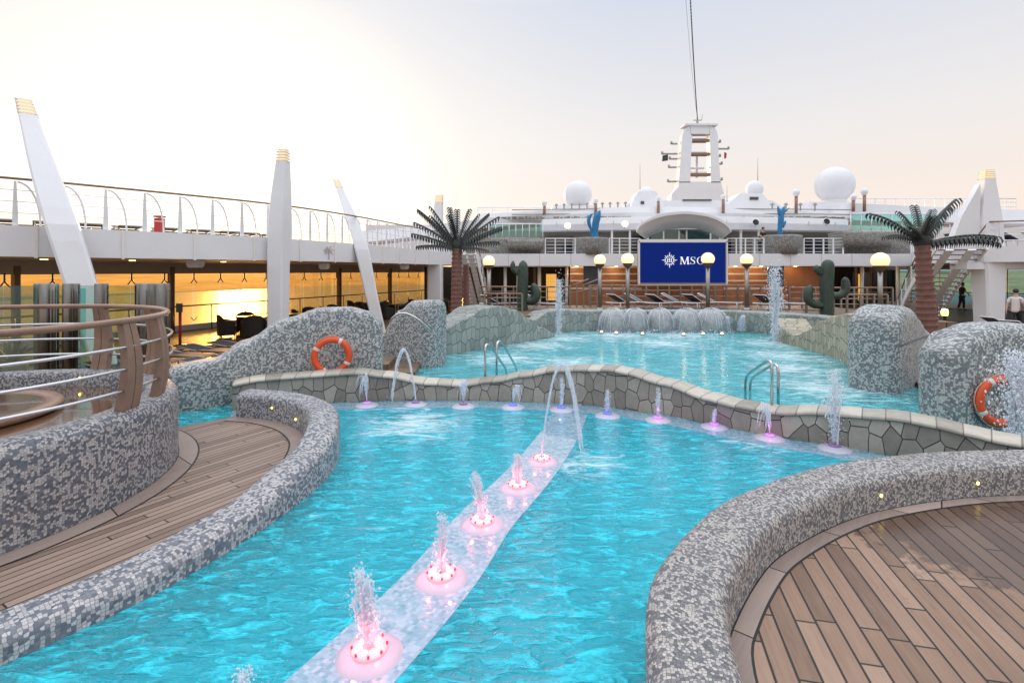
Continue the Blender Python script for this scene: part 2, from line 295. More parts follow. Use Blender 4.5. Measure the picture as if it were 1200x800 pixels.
# ---------------------------------------------------------------- mesh building
ORG = {}
class MB:
    def __init__(s): s.v = []; s.f = []; s.uv = []; s.flat = set()
    def add(s, verts, faces, uvs=None, smooth=True):
        o = len(s.v); s.v += [Vector(p) for p in verts]
        for i, f in enumerate(faces):
            if not smooth: s.flat.add(len(s.f))
            s.f.append([o+k for k in f])
            s.uv.append([uvs[k] for k in f] if uvs else None)
        return s
    def box(s, c, d, rz=0, rx=0, ry=0):
        m = Matrix.Rotation(rz,3,'Z') @ Matrix.Rotation(ry,3,'Y') @ Matrix.Rotation(rx,3,'X')
        c = Vector(c); h = [x/2 for x in d]
        vs = [c + m @ Vector((x*h[0], y*h[1], z*h[2])) for x in (-1,1) for y in (-1,1) for z in (-1,1)]
        return s.add(vs, [(0,1,3,2),(4,6,7,5),(0,4,5,1),(2,3,7,6),(0,2,6,4),(1,5,7,3)], smooth=False)
    def bar(s, a, b, w, h=None):
        """rectangular bar from a to b"""
        a = Vector(a); b = Vector(b); t = (b-a); L = t.length; t.normalize()
        up = Vector((0,0,1)) if abs(t.z) < 0.95 else Vector((0,1,0))
        x = t.cross(up).normalized()*(w/2); y = x.cross(t).normalized()*((h or w)/2)
        vs = [p+i*x+j*y for p in (a,b) for i in (-1,1) for j in (-1,1)]
        return s.add(vs, [(0,1,3,2),(4,6,7,5),(0,4,5,1),(2,3,7,6),(0,2,6,4),(1,5,7,3)], smooth=False)
    def tube(s, pts, r, n=8, closed=False, caps=True):
        pts = [Vector(p) for p in pts]; N = len(pts)
        rs = r if isinstance(r, (list, tuple)) else [r]*N
        rings = []; ref = None
        for i, p in enumerate(pts):
            a = pts[(i-1) % N] if (closed or i > 0) else p; b = pts[(i+1) % N] if (closed or i < N-1) else p
            t = (b-a)
            t = t.normalized() if t.length > 1e-9 else Vector((0,0,1))
            if ref is None:
                ref = Vector((0,0,1)) if abs(t.z) < 0.9 else Vector((1,0,0))
            x = (ref - t*ref.dot(t)); x = x.normalized() if x.length > 1e-6 else t.orthogonal().normalized()
            ref = x; y = t.cross(x)
            rings.append([p + (x*math.cos(k*2*math.pi/n)+y*math.sin(k*2*math.pi/n))*rs[i] for k in range(n)])
        return s.loft(rings, True, closed, caps)
    def loft(s, rings, ring_closed=True, path_closed=False, caps=True, uv=False, smooth=True, us=None):
        n = len(rings[0]); N = len(rings); vs = [p for r in rings for p in r]; fs = []; uvs = None
        base = len(s.v)
        rng = range(N if path_closed else N-1)
        fuv = []
        if uv:
            U = us or [0.0]
            if not us:
                for i in range(1, N): U.append(U[-1] + max((Vector(rings[i][q])-Vector(rings[i-1][q])).xy.length for q in (n//2, 1, n-2)))
            V = []
            for r in rings:
                l = [0.0]
                for k in range(1, n): l.append(l[-1]+(Vector(r[k])-Vector(r[k-1])).length)
                V.append(l)
            LT = max(v[-1] for v in V); half = n//2+2
            VR = [[LT-(v[-1]-x) for x in v] for v in V]
        for i in rng:
            j = (i+1) % N
            for k in range(n if ring_closed else n-1):
                m = (k+1) % n
                fs.append((i*n+k, i*n+m, j*n+m, j*n+k))
                if uv:
                    W_ = V if k < half else VR
                    Vm = W_[i][m] if m else W_[i][k]+0.1; Vm2 = W_[j][m] if m else W_[j][k]+0.1
                    fuv.append([(U[i],W_[i][k]),(U[i],Vm),(U[j],Vm2),(U[j],W_[j][k])])
        o = len(s.v); s.v += [Vector(p) for p in vs]
        for i, f in enumerate(fs):
            if not smooth: s.flat.add(len(s.f))
            s.f.append([o+k for k in f]); s.uv.append(fuv[i] if uv else None)
        if caps and not path_closed and n > 2:
            for i in (0, N-1):
                f = [o+i*n+k for k in range(n)]
                if i == 0: f.reverse()
                s.flat.add(len(s.f)); s.f.append(f)
                p0 = Vector(rings[i][0]); ax = (Vector(rings[i][n-1])-p0); ax.z = 0
                ax = ax.normalized() if ax.length > 1e-6 else Vector((1,0,0))
                s.uv.append([((s.v[q]-p0).dot(ax)+3.3, s.v[q].z) for q in f])
        return s
    def lathe(s, prof, c=(0,0,0), n=20, axis=None):
        c = Vector(c); rings = []
        q = axis.to_track_quat('Z','Y').to_matrix() if axis else Matrix.Identity(3)
        for r, z in prof:
            r = max(r, 1e-4)
            rings.append([c + q @ Vector((r*math.cos(k*2*math.pi/n), r*math.sin(k*2*math.pi/n), z)) for k in range(n)])
        return s.loft(rings, True, False, True)
    def sphere(s, c, r, n=14, m=8, sz=1.0):
        return s.lathe([(r*math.sin(math.pi*i/m), -r*sz*math.cos(math.pi*i/m)) for i in range(m+1)], c, n)
    def blob(s, c, r):
        c = Vector(c); vs = [c+Vector(d)*r for d in ((1,0,0),(-1,0,0),(0,1,0),(0,-1,0),(0,0,1.2),(0,0,-1.2))]
        return s.add(vs, [(0,2,4),(2,1,4),(1,3,4),(3,0,4),(2,0,5),(1,2,5),(3,1,5),(0,3,5)])
    def prism(s, poly, z0, z1, holes=()):
        loops = [[Vector((p[0],p[1],0)) for p in poly]] + [[Vector((p[0],p[1],0)) for p in h] for h in holes]
        flat = [p for l in loops for p in l]; tris = tessellate_polygon(loops)
        n = len(flat)
        vs = [Vector((p.x,p.y,z1)) for p in flat]; fs = []
        for t in tris:
            a, b, c = (flat[i] for i in t)
            fs.append(tuple(t) if (b-a).cross(c-a).z > 0 else tuple(reversed(t)))
        uvs = [(p.x,p.y) for p in flat]
        if z0 is not None:
            vs += [Vector((p.x,p.y,z0)) for p in flat]; uvs += [(p.x,p.y) for p in flat]
            fs += [tuple(n+i for i in reversed(f)) for f in fs[:]]
            o = 0
            for l in loops:
                k = len(l)
                for i in range(k): j = (i+1) % k; fs.append((o+i, n+o+i, n+o+j, o+j))
                o += k
        return s.add(vs, fs, uvs, smooth=False)
    def plate(s, pts3, nrm, th):
        """flat outline (list of 3D points) given thickness along nrm"""
        nrm = Vector(nrm).normalized()*th; n = len(pts3); p = [Vector(q) for q in pts3]
        c0 = tessellate_polygon([p])
        vs = p+[q+nrm for q in p]
        fs = [tuple(t) for t in c0]+[tuple(n+i for i in reversed(t)) for t in c0]
        fs += [(i,(i+1)%n,n+(i+1)%n,n+i) for i in range(n)]
        return s.add(vs, fs, smooth=False)
    def build(s, name, mat, parent=None, smooth=True, loc=None, auto=True, fixn=True):
        """vertices are in the parent's space (world space for a top-level mesh)"""
        if parent is None:
            if loc is None:
                lo = [min(v[i] for v in s.v) for i in range(3)]; hi = [max(v[i] for v in s.v) for i in range(3)]
                loc = Vector(((lo[0]+hi[0])/2, (lo[1]+hi[1])/2, lo[2]))
            off = Vector(loc)
        else:                                   # world vertices; parents are unrotated while their parts are built
            off = Vector((0,0,0)); q = parent
            while q is not None: off += q.location; q = q.parent
        me = bpy.data.meshes.new(name)
        me.from_pydata([v-off for v in s.v], [], s.f)
        if any(u is not None for u in s.uv):
            ul = me.uv_layers.new(name='UVMap'); li = 0
            for f, u in zip(s.f, s.uv):
                for k in range(len(f)):
                    if u is not None: ul.data[li].uv = u[k]
                    li += 1
        if smooth:
            me.polygons.foreach_set('use_smooth', [i not in s.flat for i in range(len(s.f))])
        if fixn:
            bm = bmesh.new(); bm.from_mesh(me); bmesh.ops.recalc_face_normals(bm, faces=bm.faces); bm.to_mesh(me); bm.free()
        me.materials.append(M[mat] if isinstance(mat, str) else mat); me.update()
        o = bpy.data.objects.new(name, me); COL.objects.link(o)
        if parent is not None: o.parent = parent
        else: o.location = off
        return o
def each(mb, name, mat, parent, smooth=False):
    """every loose piece of mb becomes a part of its own"""
    par = list(range(len(mb.v)))
    def find(i):
        while par[i] != i: par[i] = par[par[i]]; i = par[i]
        return i
    for f in mb.f:
        for q in f[1:]: par[find(q)] = find(f[0])
    isl = {}
    for fi, f in enumerate(mb.f): isl.setdefault(find(f[0]), []).append(fi)
    out = []
    for fl in isl.values():
        k = MB(); mp = {}
        for fi in fl:
            nf = []
            for q in mb.f[fi]:
                if q not in mp: mp[q] = len(k.v); k.v.append(mb.v[q])
                nf.append(mp[q])
            if fi in mb.flat: k.flat.add(len(k.f))
            k.f.append(nf); k.uv.append(mb.uv[fi])
        out.append(k.build(name, mat, parent, smooth=smooth))
    return out
def tag(o, label=None, cat=None, group=None, kind=None):
    if label: o['label'] = label
    if cat: o['category'] = cat
    if group: o['group'] = group
    o['kind'] = kind or 'thing'
    return o
def thing(name, label, cat, loc=(0,0,0), rz=0, group=None):
    o = bpy.data.objects.new(name, None); COL.objects.link(o); o.location = loc; o.rotation_euler = (0,0,rz)
    o.empty_display_size = 0.2
    return tag(o, label, cat, group)
def dup(root, loc, rz=0, label=None, group=None, scale=1.0):
    r = root.copy(); COL.objects.link(r); r.location = loc; r.rotation_euler = (0,0,rz); r.scale = (scale,)*3
    if label: r['label'] = label
    if group: r['group'] = group
    for ch in list(root.children):
        c = ch.copy(); COL.objects.link(c); c.parent = r
        for g in list(ch.children):
            d = g.copy(); COL.objects.link(d); d.parent = c
    return r
def crom(pts, step=0.12, closed=False):
    """smooth curve through points (any dimension), resampled"""
    P = [Vector(p) for p in pts]; out = []; N = len(P)
    for i in range(N if closed else N-1):
        p1, p2 = P[i], P[(i+1) % N]
        p0 = P[(i-1) % N] if closed or i > 0 else p1*2-p2
        p3 = P[(i+2) % N] if closed or i < N-2 else p2*2-p1
        k = max(2, int((p2-p1).length/step))
        for j in range(k):
            t = j/k
            out.append(0.5*((2*p1)+(p2-p0)*t+(2*p0-5*p1+4*p2-p3)*t*t+(3*p1-p0-3*p2+p3)*t**3))
    if not closed: out.append(P[-1].copy())
    return out
def offset(path, d):
    """plan offset to the left of travel (positive d)"""
    out = []; N = len(path)
    for i in range(N):
        a = path[max(0,i-1)]; b = path[min(N-1,i+1)]
        t = Vector((b.x-a.x, b.y-a.y)).normalized()
        q = path[i].copy(); q.x += -t.y*d; q.y += t.x*d; out.append(q)
    return out
def sweep_wall(path3, ht, zb, rad, round_ends=(True,True), mb=None, step=5):
    """wall along path3 (x,y,ztop), half thickness ht, bullnose radius rad; UVs in metres"""
    mb = mb or MB(); P = list(path3); rings = []; N = len(P); samples = []
    er = min(ht*0.7, 0.25)
    def fr(i):
        a = P[max(0,i-1)]; b = P[min(N-1,i+1)]
        return Vector((b.x-a.x, b.y-a.y, 0)).normalized()
    if round_ends[0]:
        t = fr(0)
        for k in range(6):
            a = math.pi/2*(1-k/6); samples.append((P[0]+t*(er-er*math.sin(a)), t, ht-er+er*math.cos(a), er*0.6*(1-math.cos(a))))
        start = er
    else: start = -1
    acc = 0; tot = sum((P[i+1]-P[i]).xy.length for i in range(N-1)); end = tot-er if round_ends[1] else tot+1
    for i in range(N):
        if i: acc += (P[i]-P[i-1]).xy.length
        if start < acc < end: samples.append((P[i], fr(i), ht, 0))
    if round_ends[1]:
        t = fr(N-1)
        for k in range(6):
            a = math.pi/2*((k+1)/6); samples.append((P[-1]-t*(er-er*math.sin(a)), t, ht-er+er*math.cos(a), er*0.6*(1-math.cos(a))))
    for p, t, h, dz in samples:
        nrm = Vector((-t.y, t.x, 0)); z = p.z-dz; r = min(rad, h*0.95)
        prof = [(-h, zb), (-h, (zb+z-r)/2), (-h, z-r)]
        for k in range(1, step): a = math.pi/2*k/step; prof.append((-h+r-r*math.cos(a), z-r+r*math.sin(a)))
        prof += [(-h+r, z), (0, z), (h-r, z)]
        for k in range(1, step): a = math.pi/2*(1-k/step); prof.append((h-r+r*math.cos(a), z-r+r*math.sin(a)))
        prof += [(h, z-r), (h, (zb+z-r)/2), (h, zb)]
        rings.append([Vector((p.x+nrm.x*q, p.y+nrm.y*q, zz)) for q, zz in prof])
    return mb.loft(rings, False, False, True, uv=True)
def ribbon(mb, left, right):
    """strip between two equally long point lists, UVs in metres"""
    return mb.loft([[a, (a+b)/2, b] for a, b in zip(left, right)], False, False, False, uv=True)
def lerp(a, b, t): return a+(b-a)*t
def interp(x, tab):
    if x <= tab[0][0]: return tab[0][1]
    for (a, va), (b, vb) in zip(tab, tab[1:]):
        if x <= b:
            t = (x-a)/(b-a); t = t*t*(3-2*t); return va+(vb-va)*t
    return tab[-1][1]
# ================================================================ WORLD, CAMERA
SUN_AZ, SUN_EL = 28.0, 5.0          # degrees left of the view direction, above the horizon
w = bpy.data.worlds.new('World'); sc.world = w; w.use_nodes = True
nt = w.node_tree; nt.nodes.clear()
wo = nt.nodes.new('ShaderNodeOutputWorld')
sky = nt.nodes.new('ShaderNodeTexSky'); sky.sky_type = 'NISHITA'; sky.sun_disc = False
sky.sun_elevation = R(SUN_EL); sky.sun_rotation = R(-SUN_AZ); sky.air_density = 0.8; sky.dust_density = 2.0; sky.ozone_density = 1.5; sky.altitude = 30
bg = nt.nodes.new('ShaderNodeBackground'); bg.inputs[1].default_value = 0.15
nt.links.new(bg.outputs[0], wo.inputs[0])
# pale hazy dawn veil mixed over the clear-sky model (all by direction, at infinity)
class WB(NB):
    def __init__(s, t): s.t = t
wb = WB(nt)
dirn = wb.n('TexCoord').outputs['Generated']
dz = wb.n('SeparateXYZ', {0: dirn}).outputs[2]
sdv = (-math.sin(R(SUN_AZ))*math.cos(R(SUN_EL)), math.cos(R(SUN_AZ))*math.cos(R(SUN_EL)), math.sin(R(SUN_EL)))
dsun = wb.n('VectorMath', {0: dirn, 1: sdv}, operation='DOT_PRODUCT').outputs['Value']
veil = wb.ramp(dz, [(0.0,(.74,.56,.43)), (0.10,(.72,.62,.55)), (0.24,(.645,.62,.61)), (0.46,(.49,.53,.615)), (0.72,(1.25,1.32,1.45)), (1.0,(1.5,1.55,1.65))])  # upper stops brightened past a real zenith, as added overhead fill
glow = wb.math('MULTIPLY', wb.math('POWER', wb.n('MapRange', {0: dsun, 1: 0.62, 2: 1.0, 3: 0.0, 4: 1.0}).outputs[0], 2.6), 0.95)
halo = wb.math('POWER', wb.n('MapRange', {0: dsun, 1: 0.90, 2: 1.0, 3: 0.0, 4: 1.0}).outputs[0], 2.0)
veil = wb.mix(glow, veil, (.80,.752,.69))
veil = wb.mix(halo, veil, (1.2,1.06,.86))
# a faint streaky unevenness of thin cloud
veil = wb.mix(wb.math('MULTIPLY', wb.noise(wb.n('Mapping', {'Vector': dirn, 'Scale': (2,2,9)}).outputs[0], 1.3, 4, .55), 0.10), veil, (.72,.66,.64))
# bright orange band of the sunset close to the horizon under the sun
hz = wb.n('MapRange', {0: dz, 1: 0.10, 2: 0.015, 3: 0.0, 4: 1.0}, interpolation_type='SMOOTHSTEP').outputs[0]
az = wb.n('MapRange', {0: dsun, 1: 0.50, 2: 0.92, 3: 0.0, 4: 1.0}, interpolation_type='SMOOTHSTEP').outputs[0]
veil = wb.mix(wb.math('MULTIPLY', wb.math('MULTIPLY', hz, az), .9), veil, (1.6,.98,.44))
clear = wb.n('VectorMath', {0: sky.outputs[0], 1: (.10,.10,.10)}, operation='MULTIPLY').outputs[0]
final = wb.mix(0.95, clear, veil)
final = wb.n('VectorMath', {0: final, 'Scale': 1/0.15}, operation='SCALE').outputs[0]
nt.links.new(final, bg.inputs[0])
sd = bpy.data.lights.new('sun', 'SUN'); sd.energy = 1.7; sd.angle = R(3); sd.color = (1.0, 0.70, 0.42)
so = bpy.data.objects.new('sun', sd); COL.objects.link(so)
sdir = Vector((-math.sin(R(SUN_AZ))*math.cos(R(SUN_EL)), math.cos(R(SUN_AZ))*math.cos(R(SUN_EL)), math.sin(R(SUN_EL))))
so.rotation_euler = sdir.to_track_quat('Z','Y').to_euler(); so.location = (-20, 30, 30)
cd = bpy.data.cameras.new('camera'); cam = bpy.data.objects.new('camera', cd); COL.objects.link(cam)
cd.sensor_width = 36; cd.lens = 18.0; cd.shift_y = -(400-HY)/1200; cd.clip_end = 60000; cd.clip_start = 0.05
cam.location = (0, 0, EZ); cam.rotation_euler = (R(90), 0, 0); sc.camera = cam
sc.view_settings.view_transform = 'Standard'; sc.view_settings.look = 'None'; sc.view_settings.gamma = 1; sc.view_settings.use_curve_mapping = False
sc.view_settings.exposure = 0.5
sc.cycles.use_denoising = True
sc.cycles.max_bounces = 10; sc.cycles.transparent_max_bounces = 24; sc.cycles.sample_clamp_indirect = 4.0

# ================================================================ SEA, HILLS, DECK, POOL
ZD = -0.15
sm = MB(); n = 24
sm.add([Vector((x*40000, y*40000, -32)) for x in (-1,1) for y in (-1,1)], [(0,2,3,1)])
tag(sm.build('sea', 'sea_water', smooth=False), kind='structure')
hm = MB(); rings = []
for i in range(41):
    a = R(-100+i*4.6); r0 = 980+60*math.sin(i*0.9); row = []
    for j, (dr, hz) in enumerate(((0,-32.5),(60,-28),(250,-20),(700,-8),(1500,-2))):
        r = r0+dr; row.append(Vector((math.sin(a)*r, math.cos(a)*r, hz+(3*math.sin(i*1.7+j)+2*math.sin(i*3.1)) if j else hz)))
    rings.append(row)
hm.loft(rings, False, False, False); tag(hm.build('hills', 'land'), kind='structure')

POOL = [(-8.4,-3.5),(-8.4,8.05),(-5.9,8.95),(-3.3,10.35),(-4.2,12.2),(-3.4,13.7),(-2.2,15.2),(-.4,17.2),(0.4,18.9),(3.4,20.8),(8.5,20.5),(9.9,19.2),(9.7,17),(9.5,14),(8.6,11.6),(8.1,9.6),(7.0,8.4),(7.3,7.5),(9,6.6),(9,-3.5)]
dm = MB(); dm.prism([(-60,-20),(60,-20),(45,90),(-30,90)], ZD-0.25, ZD, [POOL]); tag(dm.build('pool_deck', 'deck_boards', smooth=False), kind='structure')
# basin: floor and sides, near and far basins meet under the stone wall
bm_ = MB(); bm_.prism(POOL, None, -0.62)
for i in range(len(POOL)):
    a = POOL[i]; b = POOL[(i+1) % len(POOL)]; L = math.hypot(b[0]-a[0], b[1]-a[1])
    bm_.add([(a[0],a[1],-0.62),(b[0],b[1],-0.62),(b[0],b[1],ZD+.02),(a[0],a[1],ZD+.02)], [(0,1,2,3)], [(0,0),(L,0),(L,.5),(0,.5)], smooth=False)
tag(bm_.build('pool_basin', 'pool_tile', smooth=False, fixn=False), kind='structure')

# ---------------------------------------------------------------- stone wall W1 between the two pools
W1F = crom([(-4.80,8.78),(-4.0,9.12),(-2.5,9.40),(-1.0,9.46),(-.16,9.41),(1.37,9.11),(2.54,8.47),(3.45,7.66),(4.26,7.09),(4.95,6.60),(5.55,6.12),(6.2,5.5),(7.2,4.6)], 0.10)
ZT1 = [(-5,.43),(-4.4,.50),(-2.8,.54),(-2.4,.48),(-1.55,.33),(-.95,.30),(-.3,.38),(.2,.49),(.8,.61),(1.35,.65),(1.75,.675),(1.95,.65),(2.5,.54),(3.05,.41),(3.35,.375),(3.8,.365),(4.3,.45),(4.65,.48),(5,.51),(5.25,.49),(5.5,.45),(5.7,.42),(7,.40)]
W1 = [Vector((p.x, p.y, interp(p.x, ZT1)-0.055)) for p in W1F]
wc = offset(W1, 0.22)
root = thing('pool_wall', 'low wavy stone wall with pale coping dividing the two pools', 'wall', (wc[0].x, wc[0].y, 0))
sweep_wall(wc, 0.20, -0.62, 0.01, (False,False), step=2).build('wall_body', 'stone_grey', root, smooth=False)
cm = MB(); rings = []; Us = [0.0]
for i, p in enumerate(wc):
    if i: Us.append(Us[-1]+(wc[i]-wc[i-1]).length)
    a = wc[max(0,i-1)]; b = wc[min(len(wc)-1,i+1)]; t = Vector((b.x-a.x,b.y-a.y,0)).normalized(); nr = Vector((-t.y,t.x,0))
    rings.append([Vector((p.x+nr.x*q, p.y+nr.y*q, p.z+zz)) for q, zz in ((-.235,0.002),(-.245,.035),(-.225,.058),(0,.062),(.225,.058),(.245,.035),(.235,0.002))])
cm.loft(rings, True, False, True, uv=True, us=Us); cm.build('coping', 'coping', root)

# ---------------------------------------------------------------- submerged mosaic ledge and walkway of the near pool
led_o = offset([Vector((p.x,p.y,0.004)) for p in W1F], -0.03); led_i = offset(led_o, -0.46)
lm = MB(); ribbon(lm, led_o, led_i)
for q in (led_i,): lm.loft([[p.copy(), Vector((p.x,p.y,-.62))] for p in q], False, False, False, uv=True)
tag(lm.build('pool_ledge', 'wet_ledge'), kind='structure')
cl = crom([(-1.95,1.2,.004),(-1.28,2.45,.004),(-.90,3.21,.004),(-.55,4.02,.004),(-.27,4.9,.004),(.07,5.7,.004),(.39,6.55,.004),(.72,7.6,.004),(.98,8.62,.004)], 0.2)
sl = offset(cl, 0.29); sr = offset(cl, -0.29)
wm = MB(); ribbon(wm, sl, sr)
for q in (sl, sr): wm.loft([[p.copy(), Vector((p.x,p.y,-.62))] for p in q], False, False, False, uv=True)
tag(wm.build('pool_walkway', 'wet_ledge'), kind='structure')

# ---------------------------------------------------------------- water: two sheets that butt under the wall
wcp = [(p.x, p.y) for p in wc[::3]]
near = [(-8.4,-3.5)] + [(-8.4,8.3),(-5.2,8.8)] + wcp + [(9,4.4),(9,-3.5)]
far_ = [(-5.2,8.8)] + wcp + [(9,4.4),(9,6.6),(7.3,7.5),(7.0,8.4),(8.1,9.6),(8.6,11.6),(9.5,14),(9.7,17),(9.9,19.2),(8.5,20.5),(3.4,20.8),(.4,18.9),(-.4,17.2),(-2.2,15.2),(-3.4,13.7),(-4.2,12.2),(-3.3,10.35),(-5.9,8.95)]
k = MB(); k.prism(near, None, 0.0); tag(k.build('near_pool_water', 'water_near', smooth=False, fixn=False), kind='structure')
k = MB(); k.prism(far_, None, 0.0); tag(k.build('far_pool_water', 'water_far', smooth=False, fixn=False), kind='structure')

# ---------------------------------------------------------------- right teak deck and its mosaic wall
RIN = crom([(1.02,-1.5),(1.03,.5),(1.06,1.6),(1.12,2.3),(1.20,2.75),(1.32,3.13),(1.48,3.38),(1.76,3.73),(2.09,4.07),(2.58,4.42),(3.08,4.71),(3.54,4.91),(4.23,5.11),(4.94,5.23),(6.0,5.27),(7.5,5.1)], 0.09)
HT = 0.235
rw = [Vector((p.x,p.y,0.425)) for p in RIN]; rc = offset(rw, HT)
sweep_wall(rc, HT, -0.62, 0.11, (False,False)).build('mosaic_parapet', 'mosaic_pebble'); o = bpy.context.scene.objects['mosaic_parapet']
tag(o, 'curved pebble mosaic wall around the round plank deck on the right', 'wall')
dk = MB(); dk.prism([(p.x,p.y) for p in offset(RIN, .05)]+[(9,5.1),(9,-1.5)], None, 0.10); tag(dk.build('right_deck', 'teak_right', smooth=False), kind='structure')
bd = MB(); b0 = [Vector((p.x,p.y,.104)) for p in offset(RIN, -0.012)]; ribbon(bd, offset(b0, -0.115), b0); tag(bd.build('right_deck_border', 'teak_border', smooth=False), kind='structure')
bd = MB(); ribbon(bd, [Vector((p.x,p.y,.1025)) for p in offset(RIN, -0.143)], [Vector((p.x,p.y,.1025)) for p in offset(RIN, 0.0)]); M['caulk'] = plain('caulk', (0.012,0.01,0.01), 0.6); tag(bd.build('right_deck_caulk', 'caulk', smooth=False), kind='structure')

# ---------------------------------------------------------------- left teak deck and its mosaic lip
LOUT = crom([(-5.2,.6),(-4.1,1.7),(-3.35,2.75),(-3.11,3.11),(-2.87,3.44),(-2.62,3.86),(-2.34,4.65),(-2.2,5.3),(-2.14,5.9),(-2.2,6.5),(-2.46,7.2),(-2.98,7.85),(-3.65,8.28),(-4.25,8.45)], 0.09)
ZL = [(2.2,.17),(3.5,.18),(4.6,.22),(5.6,.34),(6.5,.47),(7.3,.50),(9,.46)]
lw = [Vector((p.x,p.y,interp(p.y,ZL))) for p in LOUT]; lc = offset(lw, 0.20)
o = sweep_wall(lc, 0.20, -0.62, 0.10, (False,False)).build('mosaic_parapet', 'mosaic_square')
tag(o, 'low mosaic lip curving between the narrow plank walkway and near pool', 'wall')
ld = MB(); lin = offset(LOUT, 0.33)
poly = [(p.x,p.y) for p in lin]+[(-5.05,7.40),(-5.1,6.8),(-6,3),(-7,.2)]
ld.prism(poly, -0.3, 0.10); tag(ld.build('left_deck', 'teak_left', smooth=False), kind='structure')
LI = [Vector((p.x,p.y,.104)) for p in offset(LOUT, 0.415)]
seg = [p for p in LI if p.y > 6.3 and p.x < -2.4]
bd = MB(); ribbon(bd, offset(seg, 0.20), seg); tag(bd.build('left_deck_border', 'teak_border', smooth=False), kind='structure')
bd = MB(); s2 = [Vector((p.x,p.y,.1025)) for p in seg]; ribbon(bd, offset(s2, 0.222), s2); tag(bd.build('left_deck_caulk', 'caulk', smooth=False), kind='structure')

# ---------------------------------------------------------------- left tub: mosaic drum with a wet teak top
TC = Vector((-6.23,5.24,0)); TR = 2.36
root = thing('mosaic_tub', 'round raised drum of grey mosaic with a glossy wet teak top inside a railing', 'tub', (TC.x,TC.y,0))
ring = []; NT = 120
prof = [(2.36,-.4),(2.36,.3),(2.36,.84)]+[(2.36-.13+.13*math.cos(a),.84+.13*math.sin(a)) for a in (R(22),R(45),R(68),R(90))]+[(2.12,.97)]+[(2.07-.06*math.sin(R(q)),.91+.06*math.cos(R(q))) for q in (30,60,90)]+[(2.0,.70)]
rings = []
for i in range(NT+1):
    a = 2*math.pi*i/NT; rings.append([TC+Vector((r*math.cos(a), r*math.sin(a), z)) for r, z in prof])
k = MB(); k.loft(rings, False, False, False, uv=True, us=[TR*2*math.pi*i/NT for i in range(NT+1)]); k.build('tub_wall', 'mosaic_tub', root)
k = MB(); k.prism([(TC.x+2.03*math.cos(R(q)),TC.y+2.03*math.sin(R(q))) for q in range(0,360,5)],None,.77); k.build('tub_floor', 'wet_teak', root, smooth=False, fixn=False)
k = MB(); c2 = Vector((-6.35,5.55,0)); k.prism([(c2.x+.955*math.cos(R(q)),c2.y+.955*math.sin(R(q))) for q in range(0,360,5)],None,.845); k.build('table_top', 'wet_teak', root, smooth=False, fixn=False)
k = MB(); k.lathe([(.96,.775),(1.10,.775),(1.13,.80),(1.13,.84),(1.11,.86),(.97,.86),(.95,.84),(.95,.775)], c2, 64); k.build('table_rim', 'rail_wood', root)
k = MB(); k.prism([(TC.x+(2.37+d)*math.cos(a), TC.y+(2.37+d)*math.sin(a)) for d, r_ in ((0.0,range(-90,65,3)),) for a in [R(q) for q in r_]]+[(TC.x+(2.37+.20)*math.cos(a), TC.y+(2.37+.20)*math.sin(a)) for a in [R(q) for q in range(62,-93,-3)]], None, .104); tag(k.build('tub_foot_border', 'teak_border', smooth=False), kind='structure')
k = MB(); k.prism([(TC.x+2.34*math.cos(R(q)), TC.y+2.34*math.sin(R(q))) for q in range(-90,65,3)]+[(TC.x+2.59*math.cos(R(q)), TC.y+2.59*math.sin(R(q))) for q in range(62,-93,-3)], None, .1025); tag(k.build('tub_foot_caulk', 'caulk', smooth=False), kind='structure')
# railing on the tub
root = thing('tub_railing', 'curved wooden handrail with steel bars and paired plank posts on the mosaic tub', 'railing', (TC.x,TC.y,.97))
RR = 2.24
def ringpts(r, z, n=96, wob=0): return [TC+Vector((r*math.cos(2*math.pi*i/n), r*math.sin(2*math.pi*i/n), z)) for i in range(n)]
k = MB(); k.tube(ringpts(RR, 1.88), 0.033, 10, closed=True); k.build('handrail', 'rail_wood', root)
for z, rr in ((1.62,.05),(1.40,.06),(1.18,.04)):
    k = MB(); k.tube(ringpts(RR+rr, z), 0.016, 8, closed=True); k.build('bar', 'steel', root)
for q in (-52, 2, 18, 58, 84, 122, 160, 200, 250, 292, 326):
    a = R(q); er = Vector((math.cos(a), math.sin(a), 0)); et = Vector((-er.y, er.x, 0)); k = MB()
    for sgn in (-1, 1):
        rings = []
        for i in range(9):
            t = i/8; z = .93+.93*t; bul = .075*math.sin(math.pi*min(1, t*0.9+.05)); hw = .058-.016*t*t
            c = TC+er*(RR-.03+bul)+et*sgn*(hw+.006)+Vector((0,0,z)); th = .045-.012*t
            rings.append([c+et*x*hw+er*y*th for x, y in ((-1,-1),(1,-1),(1,1),(-1,1))])
        k.loft(rings, True, False, True, smooth=False)
    each(k, 'post', 'post_wood', root)

